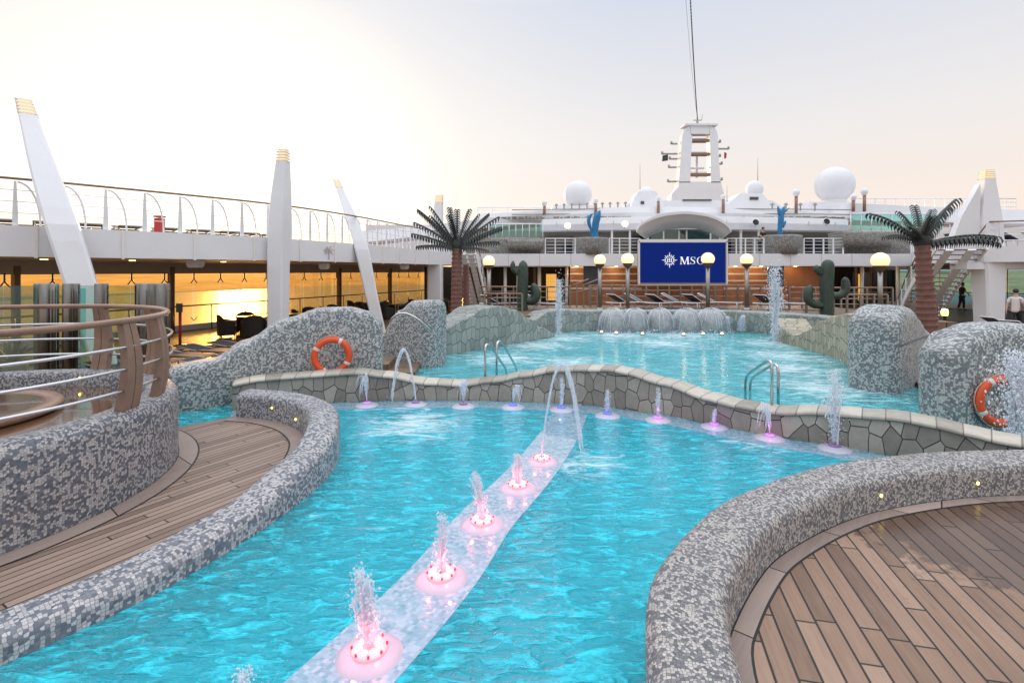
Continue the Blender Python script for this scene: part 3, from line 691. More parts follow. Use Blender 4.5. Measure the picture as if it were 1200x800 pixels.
# ---------------------------------------------------------------- mosaic wave walls round the far pool
def wave(path, tab, ht, key, step=0.1): return [Vector((p.x,p.y,interp(p.x if key == 'x' else p.y, tab))) for p in crom(path, step)]
p = wave([(-9.5,7.9),(-7.5,8.35),(-5.9,8.98),(-4.7,9.75),(-3.6,10.3),(-2.66,10.55)], [(-9,.62),(-6.2,.70),(-5.4,.80),(-4.95,1.10),(-4.4,1.47),(-3.75,1.66),(-3.3,1.66),(-2.9,1.56),(-2.5,1.36)], .3, 'x')
o = sweep_wall(p, .30, -.62, .12).build('wave_wall', 'mosaic_far'); tag(o, 'humped mosaic wave wall carrying a life ring beside the tub railing', 'wall')
p = wave([(-1.78,12.95),(-2.2,13.15),(-3.0,13.6),(-3.9,14.3),(-4.8,15.2)], [(-4.8,.3),(-3.9,.35),(-3.3,.70),(-2.75,1.40),(-2.4,1.64),(-1.7,1.66)], .36, 'x')
o = sweep_wall(p, .40, -.62, .22).build('wave_wall', 'mosaic_far'); tag(o, 'mosaic wave wall seen end-on between the dark palm and the humped wall', 'wall')
p = wave([(7.15,10.2),(8.0,10.9),(8.9,11.8),(9.9,12.6),(11,13.3)], [(7.1,1.56),(7.6,1.70),(8.1,1.66),(8.8,1.42),(9.4,1.10),(10.2,.7),(11,.4)], .42, 'x')
o = sweep_wall(p, .46, -.62, .30).build('wave_wall', 'mosaic_far'); tag(o, 'mosaic wave wall below the second palm, behind the one with a life ring', 'wall')
p = wave([(6.35,7.75),(7.2,7.85),(8.2,7.8),(9.2,7.5),(10.4,7.0)], [(6.3,1.30),(6.6,1.46),(7.2,1.60),(7.7,1.60),(8.4,1.42),(9.2,1.0),(10.4,.6)], .32, 'x')
o = sweep_wall(p, .36, -.62, .20).build('wave_wall', 'mosaic_far'); tag(o, 'mosaic wave wall with a life ring half hidden by a foaming jet', 'wall')
# stone-clad wave walls
p = wave([(-2.3,14.9),(-1.6,15.7),(-.5,16.9),(.5,18.1),(1.25,19.0)], [(-2.3,.78),(-1.75,.98),(-1.25,1.26),(-.8,1.28),(-.3,1.12),(.15,.80),(.6,.42),(1.2,.12)], .5, 'x')
o = sweep_wall(p, .55, -.62, .05).build('stone_wave_wall', 'stone_green'); tag(o, 'greenish stone wave wall sloping down into the far pool beside the dark palm trunk', 'wall')
p = wave([(-.4,18.6),(.2,19.2),(1.0,19.95),(2.2,20.6),(3.6,20.95),(6,21.0),(8.4,20.7),(9.6,20.1),(10.4,19.2),(11.2,18.0)], [(-.4,.55),(.1,.40),(.6,.55),(1.15,.82),(1.8,.87),(3,.80),(5,.78),(8,.80),(10,.80),(11.5,.8)], .4, 'x')
o = sweep_wall(p, .42, -.62, .05).build('stone_back_wall', 'stone_green'); tag(o, 'long stone wall at the far end of the pool with water curtains falling over it', 'wall')
p = wave([(8.35,11.4),(8.95,12.7),(9.35,14.2),(9.5,15.6),(9.45,16.8),(9.75,18.0)], [(11.4,1.34),(12.8,1.32),(14,1.16),(14.8,.95),(15.6,.58),(16.3,.36),(17,.52),(18,.74)], .5, 'y')
o = sweep_wall(p, .5, -.62, .05).build('stone_wave_wall', 'stone_yellow'); tag(o, 'yellowish stone wave wall dipping on the right side of the far pool', 'wall')
# ================================================================ LEFT GALLERY (upper deck over the promenade)
EL = crom([(-24,4.2,0),(-19,7.4,0),(-15.3,9.7,0),(-12.3,12.3,0),(-9.9,14.9,0),(-7.9,17.55,0),(-6.4,21.2,0),(-5.2,26,0),(-4.1,30,0),(-3.1,34,0)], 0.5)
def wl(t): return Vector((-14.2-8.8*t, 21.4-21.6*t, 0))
root = thing('gallery_deck', 'long white upper deck gallery overhanging the windowed promenade on the sunset side', 'deck', (-10,18,2.7))
NE = len(EL); WLp = [wl(1.05-2.05*i/(NE-1)) for i in range(NE)]
Wout = offset(WLp, 3.0)
k = MB(); rings = []
for e, wv in zip(EL, Wout):
    rings.append([Vector((e.x,e.y,2.74)), Vector((e.x,e.y,3.50)), Vector((wv.x,wv.y,3.50)), Vector((wv.x,wv.y,2.74))])
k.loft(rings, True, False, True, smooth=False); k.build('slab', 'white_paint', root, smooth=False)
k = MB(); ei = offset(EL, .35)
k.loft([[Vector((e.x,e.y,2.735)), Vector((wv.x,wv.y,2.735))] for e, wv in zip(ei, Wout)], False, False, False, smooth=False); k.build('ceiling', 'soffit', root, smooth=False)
acc = 0; nxt = 0.9; seams = MB()
for a, b in zip(EL, EL[1:]):
    L = (b-a).length
    while nxt < acc+L:
        p = lerp(a, b, (nxt-acc)/L); t = (b-a).normalized(); nr = Vector((t.y,-t.x,0))
        seams.box((p+nr*.01)+Vector((0,0,3.11)), (.07,.05,.80), math.atan2(t.y,t.x)); nxt += 1.75
    acc += L
each(seams, 'fascia_rib', 'white_warm', root)
k = MB()
for q in range(9):
    p = lerp(EL[int(6+q*4.6)], Wout[int(6+q*4.6)], .30); k.lathe([(.09,2.71),(.09,2.734)], (p.x,p.y,0), 14)
each(k, 'ceiling_light', 'lamp_warm', root)
# windscreen of the promenade
root = thing('promenade_windscreen', 'glass windscreen with sunset glow put into its tint, posts and forked fittings along the promenade', 'windscreen', (-14.2,21.4,ZD))
wdir = (wl(-1)-wl(0)).normalized(); wn_ = Vector((wdir.y,-wdir.x,0)); wrz = math.atan2(wdir.y, wdir.x)
Ltot = (wl(-1.0)-wl(1.05)).length; P0 = wl(1.05)
k = MB(); c = P0+wdir*Ltot/2; k.box(c+Vector((0,0,2.5)), (Ltot,.16,.46), wrz); k.build('bulkhead', 'soffit', root, smooth=False)
k = MB(); k.box(c+Vector((0,0,ZD+.12)), (Ltot,.20,.24), wrz); k.build('sill', 'white_paint', root, smooth=False)
NP = int(Ltot/1.27)
for i in range(NP):
    a = P0+wdir*(i*1.27+.015); b = P0+wdir*((i+1)*1.27-.015)
    k = MB(); k.bar(a+Vector((0,0,(ZD+.24+2.27)/2)), b+Vector((0,0,(ZD+.24+2.27)/2)), .016, 2.27-ZD-.24); k.build('glass_panel', 'glass_sunset_tint', root, smooth=False)
for i in range(NP):
    p = P0+wdir*(i*1.27)+wn_*.06
    k = MB(); s_ = wdir*.14
    k.tube([p+Vector((0,0,2.32)), p+Vector((0,0,2.02))], .028, 6)
    k.tube([p+s_*x+Vector((0,0,z)) for x, z in ((-1,1.86),(-.6,1.93),(-.1,2.03),(.1,2.03),(.6,1.93),(1,1.86))], .022, 6)
    k.build('forked_fitting', 'bronze', root)
    k = MB(); k.tube([p+s_*x+Vector((0,0,z)) for x, z in ((-1,.39),(-.6,.32),(0,.22),(.6,.32),(1,.39))], .018, 6)
    k.build('forked_fitting', 'bronze', root)
for i in range(3, NP, 4):
    p = P0+wdir*(i*1.27+.3)+wn_*.02; k = MB(); k.box(p+Vector((0,0,1.2)), (.16,.22,2.7), wrz); k.build('post', 'bronze', root, smooth=False)
k = MB(); a = P0+wn_*.5; b = P0+wdir*Ltot+wn_*.5
k.tube([a+Vector((0,0,.92)), b+Vector((0,0,.92))], .03, 8)
k.build('handrail', 'steel_dull', root)
k = MB()
for i in range(int(Ltot/1.7)): p = a+wdir*(i*1.7+.4); k.tube([p+Vector((0,0,ZD)), p+Vector((0,0,.92))], .025, 6)
each(k, 'rail_post', 'steel_dull', root, True)
# gallery railing
root = thing('gallery_railing', 'white railing with arched brackets and wooden handrail along the long upper gallery', 'railing', (-10,16,3.5))
ER = offset(EL, .14)
k = MB(); k.tube([p+Vector((0,0,4.66)) for p in ER], .032, 8); k.build('handrail', 'rail_wood', root)
for z in (3.82,4.10,4.38):
    k = MB(); k.tube([p+Vector((0,0,z)) for p in ER], .011, 6); k.build('bar', 'white_paint', root)
acc = 0; nxt = 1.3
for a, b in zip(ER, ER[1:]):
    L = (b-a).length
    while nxt < acc+L:
        p = lerp(a, b, (nxt-acc)/L); t = (b-a).normalized(); k = MB()
        k.loft([[p+t*x+Vector((-t.y,t.x,0))*y+Vector((0,0,z)) for x, y in ((-w_,-.02),(w_,-.02),(w_,.02),(-w_,.02))] for w_, z in ((.058,3.5),(.048,3.95),(.024,4.60))], True, False, True, smooth=False)
        pts = [p+t*(.04+.42*math.sin(q*math.pi/2))+Vector((0,0,3.5+1.08*math.cos(q*math.pi/2)**.9)) for q in [x/7 for x in range(8)]]
        for u, v in zip(pts, pts[1:]): k.bar(u, v, .025, .042)
        k.build('bracket_post', 'white_paint', root, smooth=False); nxt += .88
    acc += L
# ---------------------------------------------------------------- leaning pylons
def pylon(label, secs, caph, rz, name='pylon'):
    """secs: (x,y,z,half width,half depth)"""
    b = secs[0]; root = thing(name, label, 'pylon', (b[0],b[1],b[2]), group=None)
    k = MB(); rings = []; cr, sr_ = math.cos(rz), math.sin(rz)
    S = crom([Vector(s[:3]) for s in secs], 0.3); Wd = crom([Vector((s[3],s[4],s[2])) for s in secs], 0.3)
    zs = [p.z for p in S]; ztop = zs[-1]
    def sec(z):
        for i in range(len(S)-1):
            if S[i].z <= z <= S[i+1].z:
                t = (z-S[i].z)/max(1e-6, S[i+1].z-S[i].z); c = lerp(S[i], S[i+1], t)
                tt = z
                for u, v in zip(secs, secs[1:]):
                    if u[2] <= z <= v[2]:
                        q = (z-u[2])/(v[2]-u[2]); return c, u[3]+(v[3]-u[3])*q, u[4]+(v[4]-u[4])*q
        return S[-1], secs[-1][3], secs[-1][4]
    def ring(z, g=0.0):
        c, hw, hd = sec(z); bv = min(hw, hd)*.18; hw += g; hd += g
        return [Vector((c.x+x*cr-y*sr_, c.y+x*sr_+y*cr, z)) for x, y in ((-hw+bv,-hd),(hw-bv,-hd),(hw,-hd+bv),(hw,hd-bv),(hw-bv,hd),(-hw+bv,hd),(-hw,hd-bv),(-hw,-hd+bv))]
    z0, z1 = secs[0][2], ztop-caph
    k.loft([ring(z0+(z1-z0)*i/16) for i in range(17)], True, False, True, smooth=False); k.build('shaft', 'white_paint', root, smooth=False)
    k = MB(); k.loft([ring(z1+.004+(ztop-z1)*i/4, -.035) for i in range(4)]+[ring(ztop-.02,-.035)], True, False, True, smooth=False); k.build('lamp_band', 'cap_lit', root, smooth=False)
    k = MB()
    for i in range(5):
        z = z1+.02+(ztop-z1-.04)*i/4; zb = min(z+caph*.10, ztop); k.loft([ring(z, .012), ring(zb-.0005, .012)], True, False, True, smooth=False)
    k.build('cap_louvre', 'white_warm', root, smooth=False)
    return root
def P(px, py, d, hw, hd): v = at(px, py, d); return (v.x, v.y, v.z, hw, hd)
pylon('tall white pylon leaning towards the left above the tub railing', [P(128,439,12.4,.22,.50),P(95,330,12.5,.30,.66),P(74,265,12.5,.31,.64),P(53,200,12.7,.26,.48),P(28,118,13.0,.15,.19)], .42, R(38))
pylon('upright white pylon with a blade-like upper half standing behind the humped mosaic wall', [P(326,406,17.2,.245,.30),P(326.5,305,17.2,.26,.32),P(328,262,17.2,.27,.32),P(329.5,235,17.2,.25,.30),P(332.3,176,17.2,.145,.16)], .42, R(0))
pylon('slimmer white pylon leaning left beyond the upright one, crossing the gallery edge', [P(446,390,21.2,.22,.3),P(434,340,21.2,.25,.36),P(424,292,21.3,.28,.42),P(412,256,21.6,.23,.34),P(394,211,22,.12,.14)], .36, R(15))
pylon('small white pylon with lit tip behind the crown of the darker palm', [P(510,352,30,.42,.42),P(510,306,30,.42,.42),P(511,290,30,.40,.40),P(515,229,30,.20,.2)], .45, R(0))
pylon('tiny distant white pylon leaning left just right of the palm crown', [P(540,300,32,.35,.4),P(536,270,32.2,.30,.34),P(527,243,32.5,.13,.14)], .3, R(0))
# right-hand pylon with raking buttress
rt = pylon('white pylon with a raking buttress beside the curved stairway and second palm', [P(1159,383,23.3,.40,.40),P(1158,318,23.3,.47,.44),P(1157,300,23.3,.47,.44),P(1156,262,23.3,.47,.40),P(1156,200,23.3,.20,.2)], .42, R(0))
k = MB(); k.plate([at(1149,215,23.1), at(1149,292,23.1), at(1112,292,23.1), at(1128,252,23.1)], (0,1,0), .3); k.build('buttress', 'white_paint', rt, smooth=False)

# ================================================================ RIGHT GALLERY
root = thing('gallery_deck', 'white upper deck corner over a promenade with teal sea windows and a stairway', 'deck', (24,27,2.7))
rp = [(27,34),(23.6,30.2),(21.4,25.2),(20.9,24.0),(21.1,22.9),(22.5,22.2),(30,20),(44,16),(44,40),(30,40)]
k = MB(); k.prism(rp, 2.78, 3.48); k.build('slab', 'white_paint', root, smooth=False)
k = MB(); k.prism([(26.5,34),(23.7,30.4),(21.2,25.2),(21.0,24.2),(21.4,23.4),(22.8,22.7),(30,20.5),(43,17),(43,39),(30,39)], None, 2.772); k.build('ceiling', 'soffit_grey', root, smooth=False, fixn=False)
k = MB(); k.loft([[at(px, y, 23.2)+Vector((0,dy,0)) for dy in (-.35,.35) ] for px, y in ((1112,303),(1150,303))]+[], False, False, False); 
k = MB(); k.box((21.7,23.4,2.62), (2.6,.9,.32)); k.build('bracket_beam', 'white_paint', root, smooth=False)
root = thing('promenade_windscreen', 'teal glass windows looking on the sea behind the curved stairway', 'windscreen', (30,35,ZD))
a0 = Vector((27.5,38.1,0)); b0 = Vector((36,27.5,0)); dr = (b0-a0).normalized(); Lr = (b0-a0).length
k = MB(); k.bar(a0+Vector((0,0,2.62)), b0+Vector((0,0,2.62)), .2, .34); k.build('bulkhead', 'taupe', root, smooth=False)
k = MB(); k.bar(a0+Vector((0,0,ZD+.15)), b0+Vector((0,0,ZD+.15)), .2, .3); k.build('sill', 'white_paint', root, smooth=False)
for i in range(8):
    u = a0+dr*(Lr*i/8+.04); v = a0+dr*(Lr*(i+1)/8-.04)
    k = MB(); k.bar(u+Vector((0,0,1.3)), v+Vector((0,0,1.3)), .02, 2.28); k.build('glass_panel', 'glass_sea', root, smooth=False)
    k = MB(); k.tube([a0+dr*(Lr*i/8)+Vector((0,0,.15)), a0+dr*(Lr*i/8)+Vector((0,0,2.5))], .03, 6); k.build('mullion', 'steel_dull', root)
k = MB(); k.tube([a0+Vector((-.4,-.4,.95)), b0+Vector((-.4,-.4,.95))], .03, 6); k.build('handrail', 'steel_dull', root)
root = thing('gallery_railing', 'white railing with slim uprights on the deck corner above the curved stairway', 'railing', (22,23,3.48))
er = crom([(26.2,33.6,0),(23.9,30.6,0),(22.2,27.5,0)], .5); er2 = crom([(20.75,24.9,0),(20.62,24.1,0),(21.2,23.1,0),(22.6,22.4,0),(30,20.2,0),(40,17.4,0)], .5)
for path in (er, er2):
    k = MB(); k.tube([p+Vector((0,0,4.58)) for p in path], .035, 8); k.build('handrail', 'rail_wood', root)
    for z in (3.75,4.0,4.25):
        k = MB(); k.tube([p+Vector((0,0,z)) for p in path], .014, 6); k.build('bar', 'white_paint', root)
    for p in path[::2]:
        k = MB(); k.bar(p+Vector((0,0,3.48)), p+Vector((0,0,4.56)), .05); k.build('post', 'white_paint', root, smooth=False)

# ================================================================ STAIRS
def stairs(label, top, bot, width, n, bow=0.0):
    top = Vector(top); bot = Vector(bot); root = thing('stairway', label, 'stairs', bot)
    d = bot-top; h = Vector((d.x,d.y,0)).normalized(); sd_ = Vector((-h.y,h.x,0))
    def pt(t): return lerp(top, bot, t)+sd_*bow*math.sin(math.pi*t)
    tm = MB()
    for i in range(n):
        t = (i+.5)/n; tm.box(pt(t), (.26,width,.04), math.atan2(h.y,h.x))
    each(tm, 'tread', 'bronze', root)
    for sg in (-1,1):
        k = MB(); ps = [pt(i/12)+sd_*sg*width/2 for i in range(13)]
        for u, v in zip(ps, ps[1:]): k.bar(u, v, .06, .26)
        k.build('stringer', 'white_paint', root, smooth=False)
        k = MB(); k.tube([p+Vector((0,0,1.0)) for p in ps], .03, 6); k.build('handrail', 'rail_wood', root)
        k = MB()
        for p in ps[::2]: k.bar(p, p+Vector((0,0,1.0)), .04)
        each(k, 'baluster', 'white_paint', root)
        k = MB()
        for z in (.3,.55,.8): k.tube([p+Vector((0,0,z)) for p in ps], .012, 5)
        each(k, 'bar', 'white_paint', root, True)
    for sg in (-.22,.22):
        k = MB(); ps = [pt(i/12)+sd_*width*sg+Vector((0,0,-.10)) for i in range(13)]
        for u, v in zip(ps, ps[1:]): k.bar(u, v, .30, .08)
        k.build('spine', 'white_paint', root, smooth=False)
    return root
stairs('white open stairway behind the dark palm down from the long gallery', (-2.45,27.6,3.35), (-1.85,30.6,ZD), 1.0, 15)
stairs('curved white stairway with dark open treads behind the second palm', (19.9,22.7,3.42), (21.9,27.6,ZD), 1.8, 17, .15)

# ================================================================ SHIP SUPERSTRUCTURE BEHIND THE POOL
SB = thing('superstructure', 'white ship superstructure of stacked decks closing the far end of the pool', 'superstructure', (11.5,38,ZD))
def part(name, mat, mb, parent=SB, smooth=False): return each(mb, name, mat, parent, smooth)
# lower storey: wooden panelling and openings
def fx(px, d): return xat(px, d)
DW = 35.6
for a, b in ((668,752),(848,905),(915,960)):
    k = MB(); k.box(((fx(a,DW)+fx(b,DW))/2, DW+.1, 1.27), (fx(b,DW)-fx(a,DW), .2, 2.84)); part('wood_panel', 'wood_panel', k)
k = MB(); k.box(((fx(752,DW)+fx(848,DW))/2, DW+.12, 1.27), (fx(848,DW)-fx(752,DW), .16, 2.84)); part('wood_panel', 'wood_panel', k)
k = MB()
for a, b in ((668,752),(848,902)):
    for y in (313,321,329,338): k.box(((fx(a,DW)+fx(b,DW))/2, DW-.02, zat(y,DW)), (fx(b,DW)-fx(a,DW), .06, .11))
part('white_strip', 'white_warm', k)
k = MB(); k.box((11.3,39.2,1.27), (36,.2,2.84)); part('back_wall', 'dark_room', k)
k = MB()
for px in (592,607,632,664,1010,1052,1066): k.lathe([(.11,ZD),(.11,2.7)], (fx(px,34.6),34.6,0), 10)
part('column', 'white_warm', k, smooth=True)
k = MB()
for a, b in ((625,628),(1001,1004),(1018,1022),(1036,1039)): k.box((fx((a+b)/2,36.5),36.5,1.25), (.18,.1,2.8))
part('door_frame', 'bronze', k)
for a, b in ((630,634),(640,652),(1006,1010)):
    k = MB(); k.box((fx((a+b)/2,37),37,1.2), (fx(b,37)-fx(a,37),.06,1.9)); part('lit_window', 'door_glow', k)
k = MB(); k.box((fx(1012,37.2),37.2,1.15), (1.6,.06,2.2)); part('door_glass', 'dark_glass', k)
for px in (693,909):
    k = MB(); k.box((fx(px,34.2),34.2,zat(320,34.2)), (1.05,.10,1.75)); part('slate_panel', 'slate_panel', k)
# band (edge of the upper deck), slightly bowed
k = MB(); rings = []
for i in range(33):
    x = -3.3+30.6*i/32; y = 33.7-.5*math.sin(math.pi*i/32)
    rings.append([Vector((x,y,2.70)), Vector((x,y,3.50)), Vector((x,40,3.50)), Vector((x,40,2.70))])
k.loft(rings, True, False, True, smooth=False); part('upper_deck_slab', 'white_paint', k)
# second storey
k = MB(); k.box((11.3,39.0,4.45), (31,.2,1.9)); part('upper_wall', 'taupe', k)
k = MB()
for a, b in ((640,672),(740,760),(842,858),(940,990)): k.box((fx((a+b)/2,38.6),38.8,4.35), (fx(b,38.8)-fx(a,38.8),.06,1.25))
part('window', 'dark_glass', k)
k = MB()
for px in (717,738,759,846,868,889): k.box((fx(px,37.2),37.2,4.4), (.14,.14,1.9))
part('pillar', 'white_warm', k)
# third storey fascia: broad bowed white band, px 636..992
def band(d0, bow, x0, x1, z0, z1, depth, sl=0.0, n=28):
    k = MB(); rings = []
    for i in range(n+1):
        u = i/n; x = x0+(x1-x0)*u; y = d0-bow*math.sin(math.pi*u); zz = sl*math.sin(math.pi*u)
        rings.append([Vector((x,y,z0+zz*.4)), Vector((x,y-.12,(z0+z1)/2+zz*.7)), Vector((x,y,z1+zz)), Vector((x,d0+depth,z1+zz)), Vector((x,d0+depth,z0+zz*.4))])
    return k.loft(rings, True, False, True, smooth=False)
part('roof_fascia', 'white_paint', band(37.4, .6, fx(636,37.4), fx(993,37.4), 5.30, 6.15, 4, .15))
part('roof_fascia', 'white_paint', band(41.5, .6, fx(560,41.5), fx(1000,41.5), 6.35, 6.95, 4, .55))
# sun deck sweeping away on both sides
k = MB(); rings = []
for px, y0, y1, d in ((425,284,271,38),(470,279,267,39),(520,274,262,40),(560,268,257,41),(600,264,253,41.4),(640,261,251,41.6)):
    a = at(px,y0,d); b = at(px,y1,d); rings.append([a, b, b+Vector((0,4,0)), a+Vector((0,4,0))])
k.loft(rings, True, False, True, smooth=False); part('sun_deck_edge', 'white_paint', k)
k = MB(); rings = []
for px, y0, y1, d in ((996,258,238,41.3),(1040,259,240,41.2),(1100,260,243,40),(1160,261,245,39),(1240,262,247,38)):
    a = at(px,y0,d); b = at(px,y1,d); rings.append([a, b, b+Vector((0,4,0)), a+Vector((0,4,0))])
k.loft(rings, True, False, True, smooth=False); part('sun_deck_edge', 'white_paint', k)
k = MB(); k.box((fx(530,44),46,5.0), (16,.2,3.0)); k.box((fx(1100,44),46,5.0), (22,.2,3.0)); part('rear_wall', 'white_warm', k)
# top house, stepped
k = MB(); k.loft([[Vector((fx(a,46),46,z)), Vector((fx(b,46),46,z)), Vector((fx(b,46),52,z)), Vector((fx(a,46),52,z))] for a, b, z in ((722,928,6.7),(728,922,7.9),(742,905,8.7))], True, False, True, smooth=False); part('top_house', 'white_paint', k)
k = MB(); k.loft([[Vector((fx(a,45),45,z)), Vector((fx(b,45),45,z)), Vector((fx(b,45),47,z)), Vector((fx(a,45),47,z))] for a, b, z in ((738,780,7.6),(741,778,8.4),(748,769,9.35))], True, False, True, smooth=False); part('radome_plinth', 'white_paint', k)
k = MB(); k.loft([[Vector((fx(a,45),45,z)), Vector((fx(b,45),45,z)), Vector((fx(b,45),47,z)), Vector((fx(a,45),47,z))] for a, b, z in ((852,905,7.6),(855,902,8.4),(868,893,9.2))], True, False, True, smooth=False); part('radome_plinth', 'white_paint', k)
k = MB()
for px, y, ww in ((753,237.5,.3),(884,232.5,.75)): k.box((fx(px,44.9),44.95,zat(y,44.9)), (ww,.06,.25))
k.box((fx(817,45.9),45.95,zat(234.5,45.9)), (2.6,.1,.14)); part('vent_slot', 'dark_glass', k)
k = MB(); k.loft([[Vector((fx(a,d),d,z)), Vector((fx(b,d),d,z)), Vector((fx(b,d),d+2.5,z)), Vector((fx(a,d),d+2.5,z))] for a, b, z, d in ((645,705,6.7,44),(648,700,8.0,44))], True, False, True, smooth=False)
k.loft([[Vector((fx(a,d),d,z)), Vector((fx(b,d),d,z)), Vector((fx(b,d),d+2.5,z)), Vector((fx(a,d),d+2.5,z))] for a, b, z, d in ((945,1000,6.6,44),(948,998,8.3,44))], True, False, True, smooth=False); part('radome_base', 'white_paint', k)
# pipes and louvred strips lying along the roof
k = MB()
for y in (246,251.5,257): k.tube([at(px, y-1.5*math.sin(math.pi*(px-600)/400), 41.0) for px in range(600, 1001, 20)], .035, 6)
part('roof_rail', 'taupe', k, smooth=True)
k = MB(); random.seed(3)
for px in list(range(585,640,4))+list(range(650,742,4))+list(range(852,992,4)):
    p = at(px+random.uniform(-1,1), 255.2+random.uniform(-.6,.6), 40.3); k.box(p, (.22,.18,random.uniform(.10,.20)))
part('roof_fitting', 'taupe', k)

for px in (676,722,862,892,932,1028):
    k = MB(); k.lathe([(.10,2.66),(.10,2.698)], (fx(px,34.7),34.7,0), 12); o = part('ceiling_light', 'lamp_warm', k)[0]
    ld_ = bpy.data.lights.new('ceiling_light_glow', 'POINT'); ld_.energy = 15; ld_.color = (1.0,.66,.36); ld_.shadow_soft_size = .08
    lo_ = bpy.data.objects.new('ceiling_light_glow', ld_); COL.objects.link(lo_); lo_.parent = o; lo_.location = Vector((fx(px,34.7),34.7,2.55))-SB.location

k = MB()
for i in range(15):
    u = (i+.5)/15; x = -3.3+30.6*u; k.box((x,33.7-.5*math.sin(math.pi*u)-.002,3.10), (.035,.02,.78))
part('panel_seam', 'soffit_grey', k)
k = MB()
for i in range(11):
    u = (i+.5)/11; x = fx(636,37.4)+(fx(993,37.4)-fx(636,37.4))*u; k.box((x,37.4-.6*math.sin(math.pi*u)-.125,5.74+.15*math.sin(math.pi*u)), (.035,.03,.30))
part('panel_seam', 'soffit_grey', k)
k = MB()
for px in (566,584,602,620,1018,1050,1082,1114,1146): k.box((fx(px,45.8),45.85,5.2), (.9,.06,.75))
part('window', 'dark_glass', k)
k = MB()
for px in range(652,735,9): k.lathe([(.06,0),(.06,.5),(.16,.55),(.02,.72)], (fx(px,42.5),42.5,6.95+.5*math.sin(math.pi*(px-560)/440)), 8)
for px in (905,921,938,955): k.lathe([(.06,0),(.06,.45),(.20,.5),(.02,.7)], (fx(px,42.5),42.5,6.95+.4), 8)
part('roof_vent', 'grey_wall', k, smooth=True)
# ================================================================ RADOMES, MAST, CANOPY, SCREEN
def radome(label, px, py, rpx, d, ped):
    c = at(px, py, d); r = rpx/F*d; root = thing('radome', label, 'radome', (c.x,c.y,c.z-r-ped))
    k = MB(); k.sphere(c, r, 28, 16); k.build('dome', 'radome', root)
    k = MB(); k.lathe([(r*.62,-r-ped),(r*.58,-r*.70)], c, 20); k.build('pedestal', 'white_paint', root)
radome('large white radome ball rising left of the screen canopy', 677, 228.5, 16.5, 45, .1)
radome('largest white radome ball rising right of the mast', 978, 217, 21, 45, .3)
radome('small white radome dome on a plinth left of the mast', 757, 228.5, 9.6, 46, .1)
radome('small white radome dome on a plinth right of the mast', 884, 221.5, 9.8, 46, .2)

root = thing('mast', 'white portal-shaped ship mast with an open arch and many small side arms', 'mast', at(820,238,58))
def mp_(px, py, dy=0.0): v = at(px, py, 58); v.y += dy; return v
k = MB(); k.loft([[mp_(a,y,0), mp_(b,y,0), mp_(b,y,1.6), mp_(a,y,1.6)] for a, b, y in ((786,850,240),(787,849,228),(795,846,219),(796,845,213))], True, False, True, smooth=False); k.build('base', 'white_paint', root, smooth=False)
# frame: an arch outline with a hole
out_ = [(795.5,214),(798,180),(799.5,160),(801.5,153),(805,149),(809,147),(832,147),(836.5,149),(840,153),(841.5,160),(842,180),(844.5,214)]
inn_ = [(809,208),(810,180),(811.5,160),(814,157),(829,157),(831.5,160),(832.5,180),(833,208)]
for leg in ([out_[i] for i in (0,1,2,3,4,5)]+[(809,157),inn_[2],inn_[1],inn_[0],(809,214)], [out_[i] for i in (11,10,9,8,7,6)]+[(832,157),inn_[5],inn_[6],inn_[7],(833,214)]):
    k = MB(); k.plate([mp_(*p) for p in leg], (0,1,0), 1.1); k.build('leg', 'white_paint', root, smooth=False)
k = MB(); k.plate([mp_(x, y) for x, y in ((809.3,147),(831.7,147),(831.7,157),(809.3,157))], (0,1,0), 1.1); k.build('crossbeam', 'white_paint', root, smooth=False)
k = MB(); k.box(mp_(821,146.4,.55), (3.8,1.5,.20)); k.build('top_platform', 'white_paint', root, smooth=False)
for y, hw in ((164,11),(180,12),(204,14.5)):
    k = MB(); k.box(mp_(821,y,.5), (hw*.17,.8,.28)); k.build('platform', 'post_wood', root, smooth=False)  # brown post colour stands in for warm light on the platforms
    k = MB()
    for j in range(9): k.tube([mp_(821-hw+j*hw/4,y,.9), mp_(821-hw+j*hw/4,y-4,.9)], .03, 5)
    for yy in (y-2,y-4): k.tube([mp_(821-hw,yy,.9), mp_(821+hw,yy,.9)], .03, 5)
    k.build('platform_rail', 'white_warm', root)
k = MB(); k.tube([mp_(821,206,1.2), mp_(821,181,1.2)], .14, 8); k.box(mp_(821,195,1.1), (1.6,.3,.16)); k.build('radar_scanner', 'white_paint', root)
for x0, x1, y in ((797,790,166),(797,779,178),(797,788,184),(796,787,194),(796,786,211),(843,848,164),(843,858,172),(843,848,181),(843,850,190),(844,850,209)):
    k = MB(); k.tube([mp_(x0,y,1), mp_(x1,y,1)], .11, 6); k.tube([mp_(x1,y+.5,1), mp_(x1,y-2.8,1)], .13, 6); k.build('side_arm', 'grey_wall', root)
k = MB(); k.tube([mp_(821,147,1), mp_(821,140,1), mp_(821,135,1)], [.20,.14,.08], 6); k.tube([mp_(816,138,1), mp_(826,138,1)], .06, 6); k.tube([mp_(826,138,1),mp_(827,131,1)], .03, 5); k.build('antenna', 'grey_wall', root)
k = MB(); a = mp_(779.5,180,1); k.plate([a, mp_(786,179,1), mp_(786,186,1), mp_(779,187,1)], (0,1,0), .04); k.build('flag', 'flag_dark', root, smooth=False)
k = MB(); k.plate([mp_(853,176,1), mp_(856,177,1), mp_(855.5,183,1), mp_(853,184,1)], (0,1,0), .04); k.build('flag', 'flag_red', root, smooth=False)
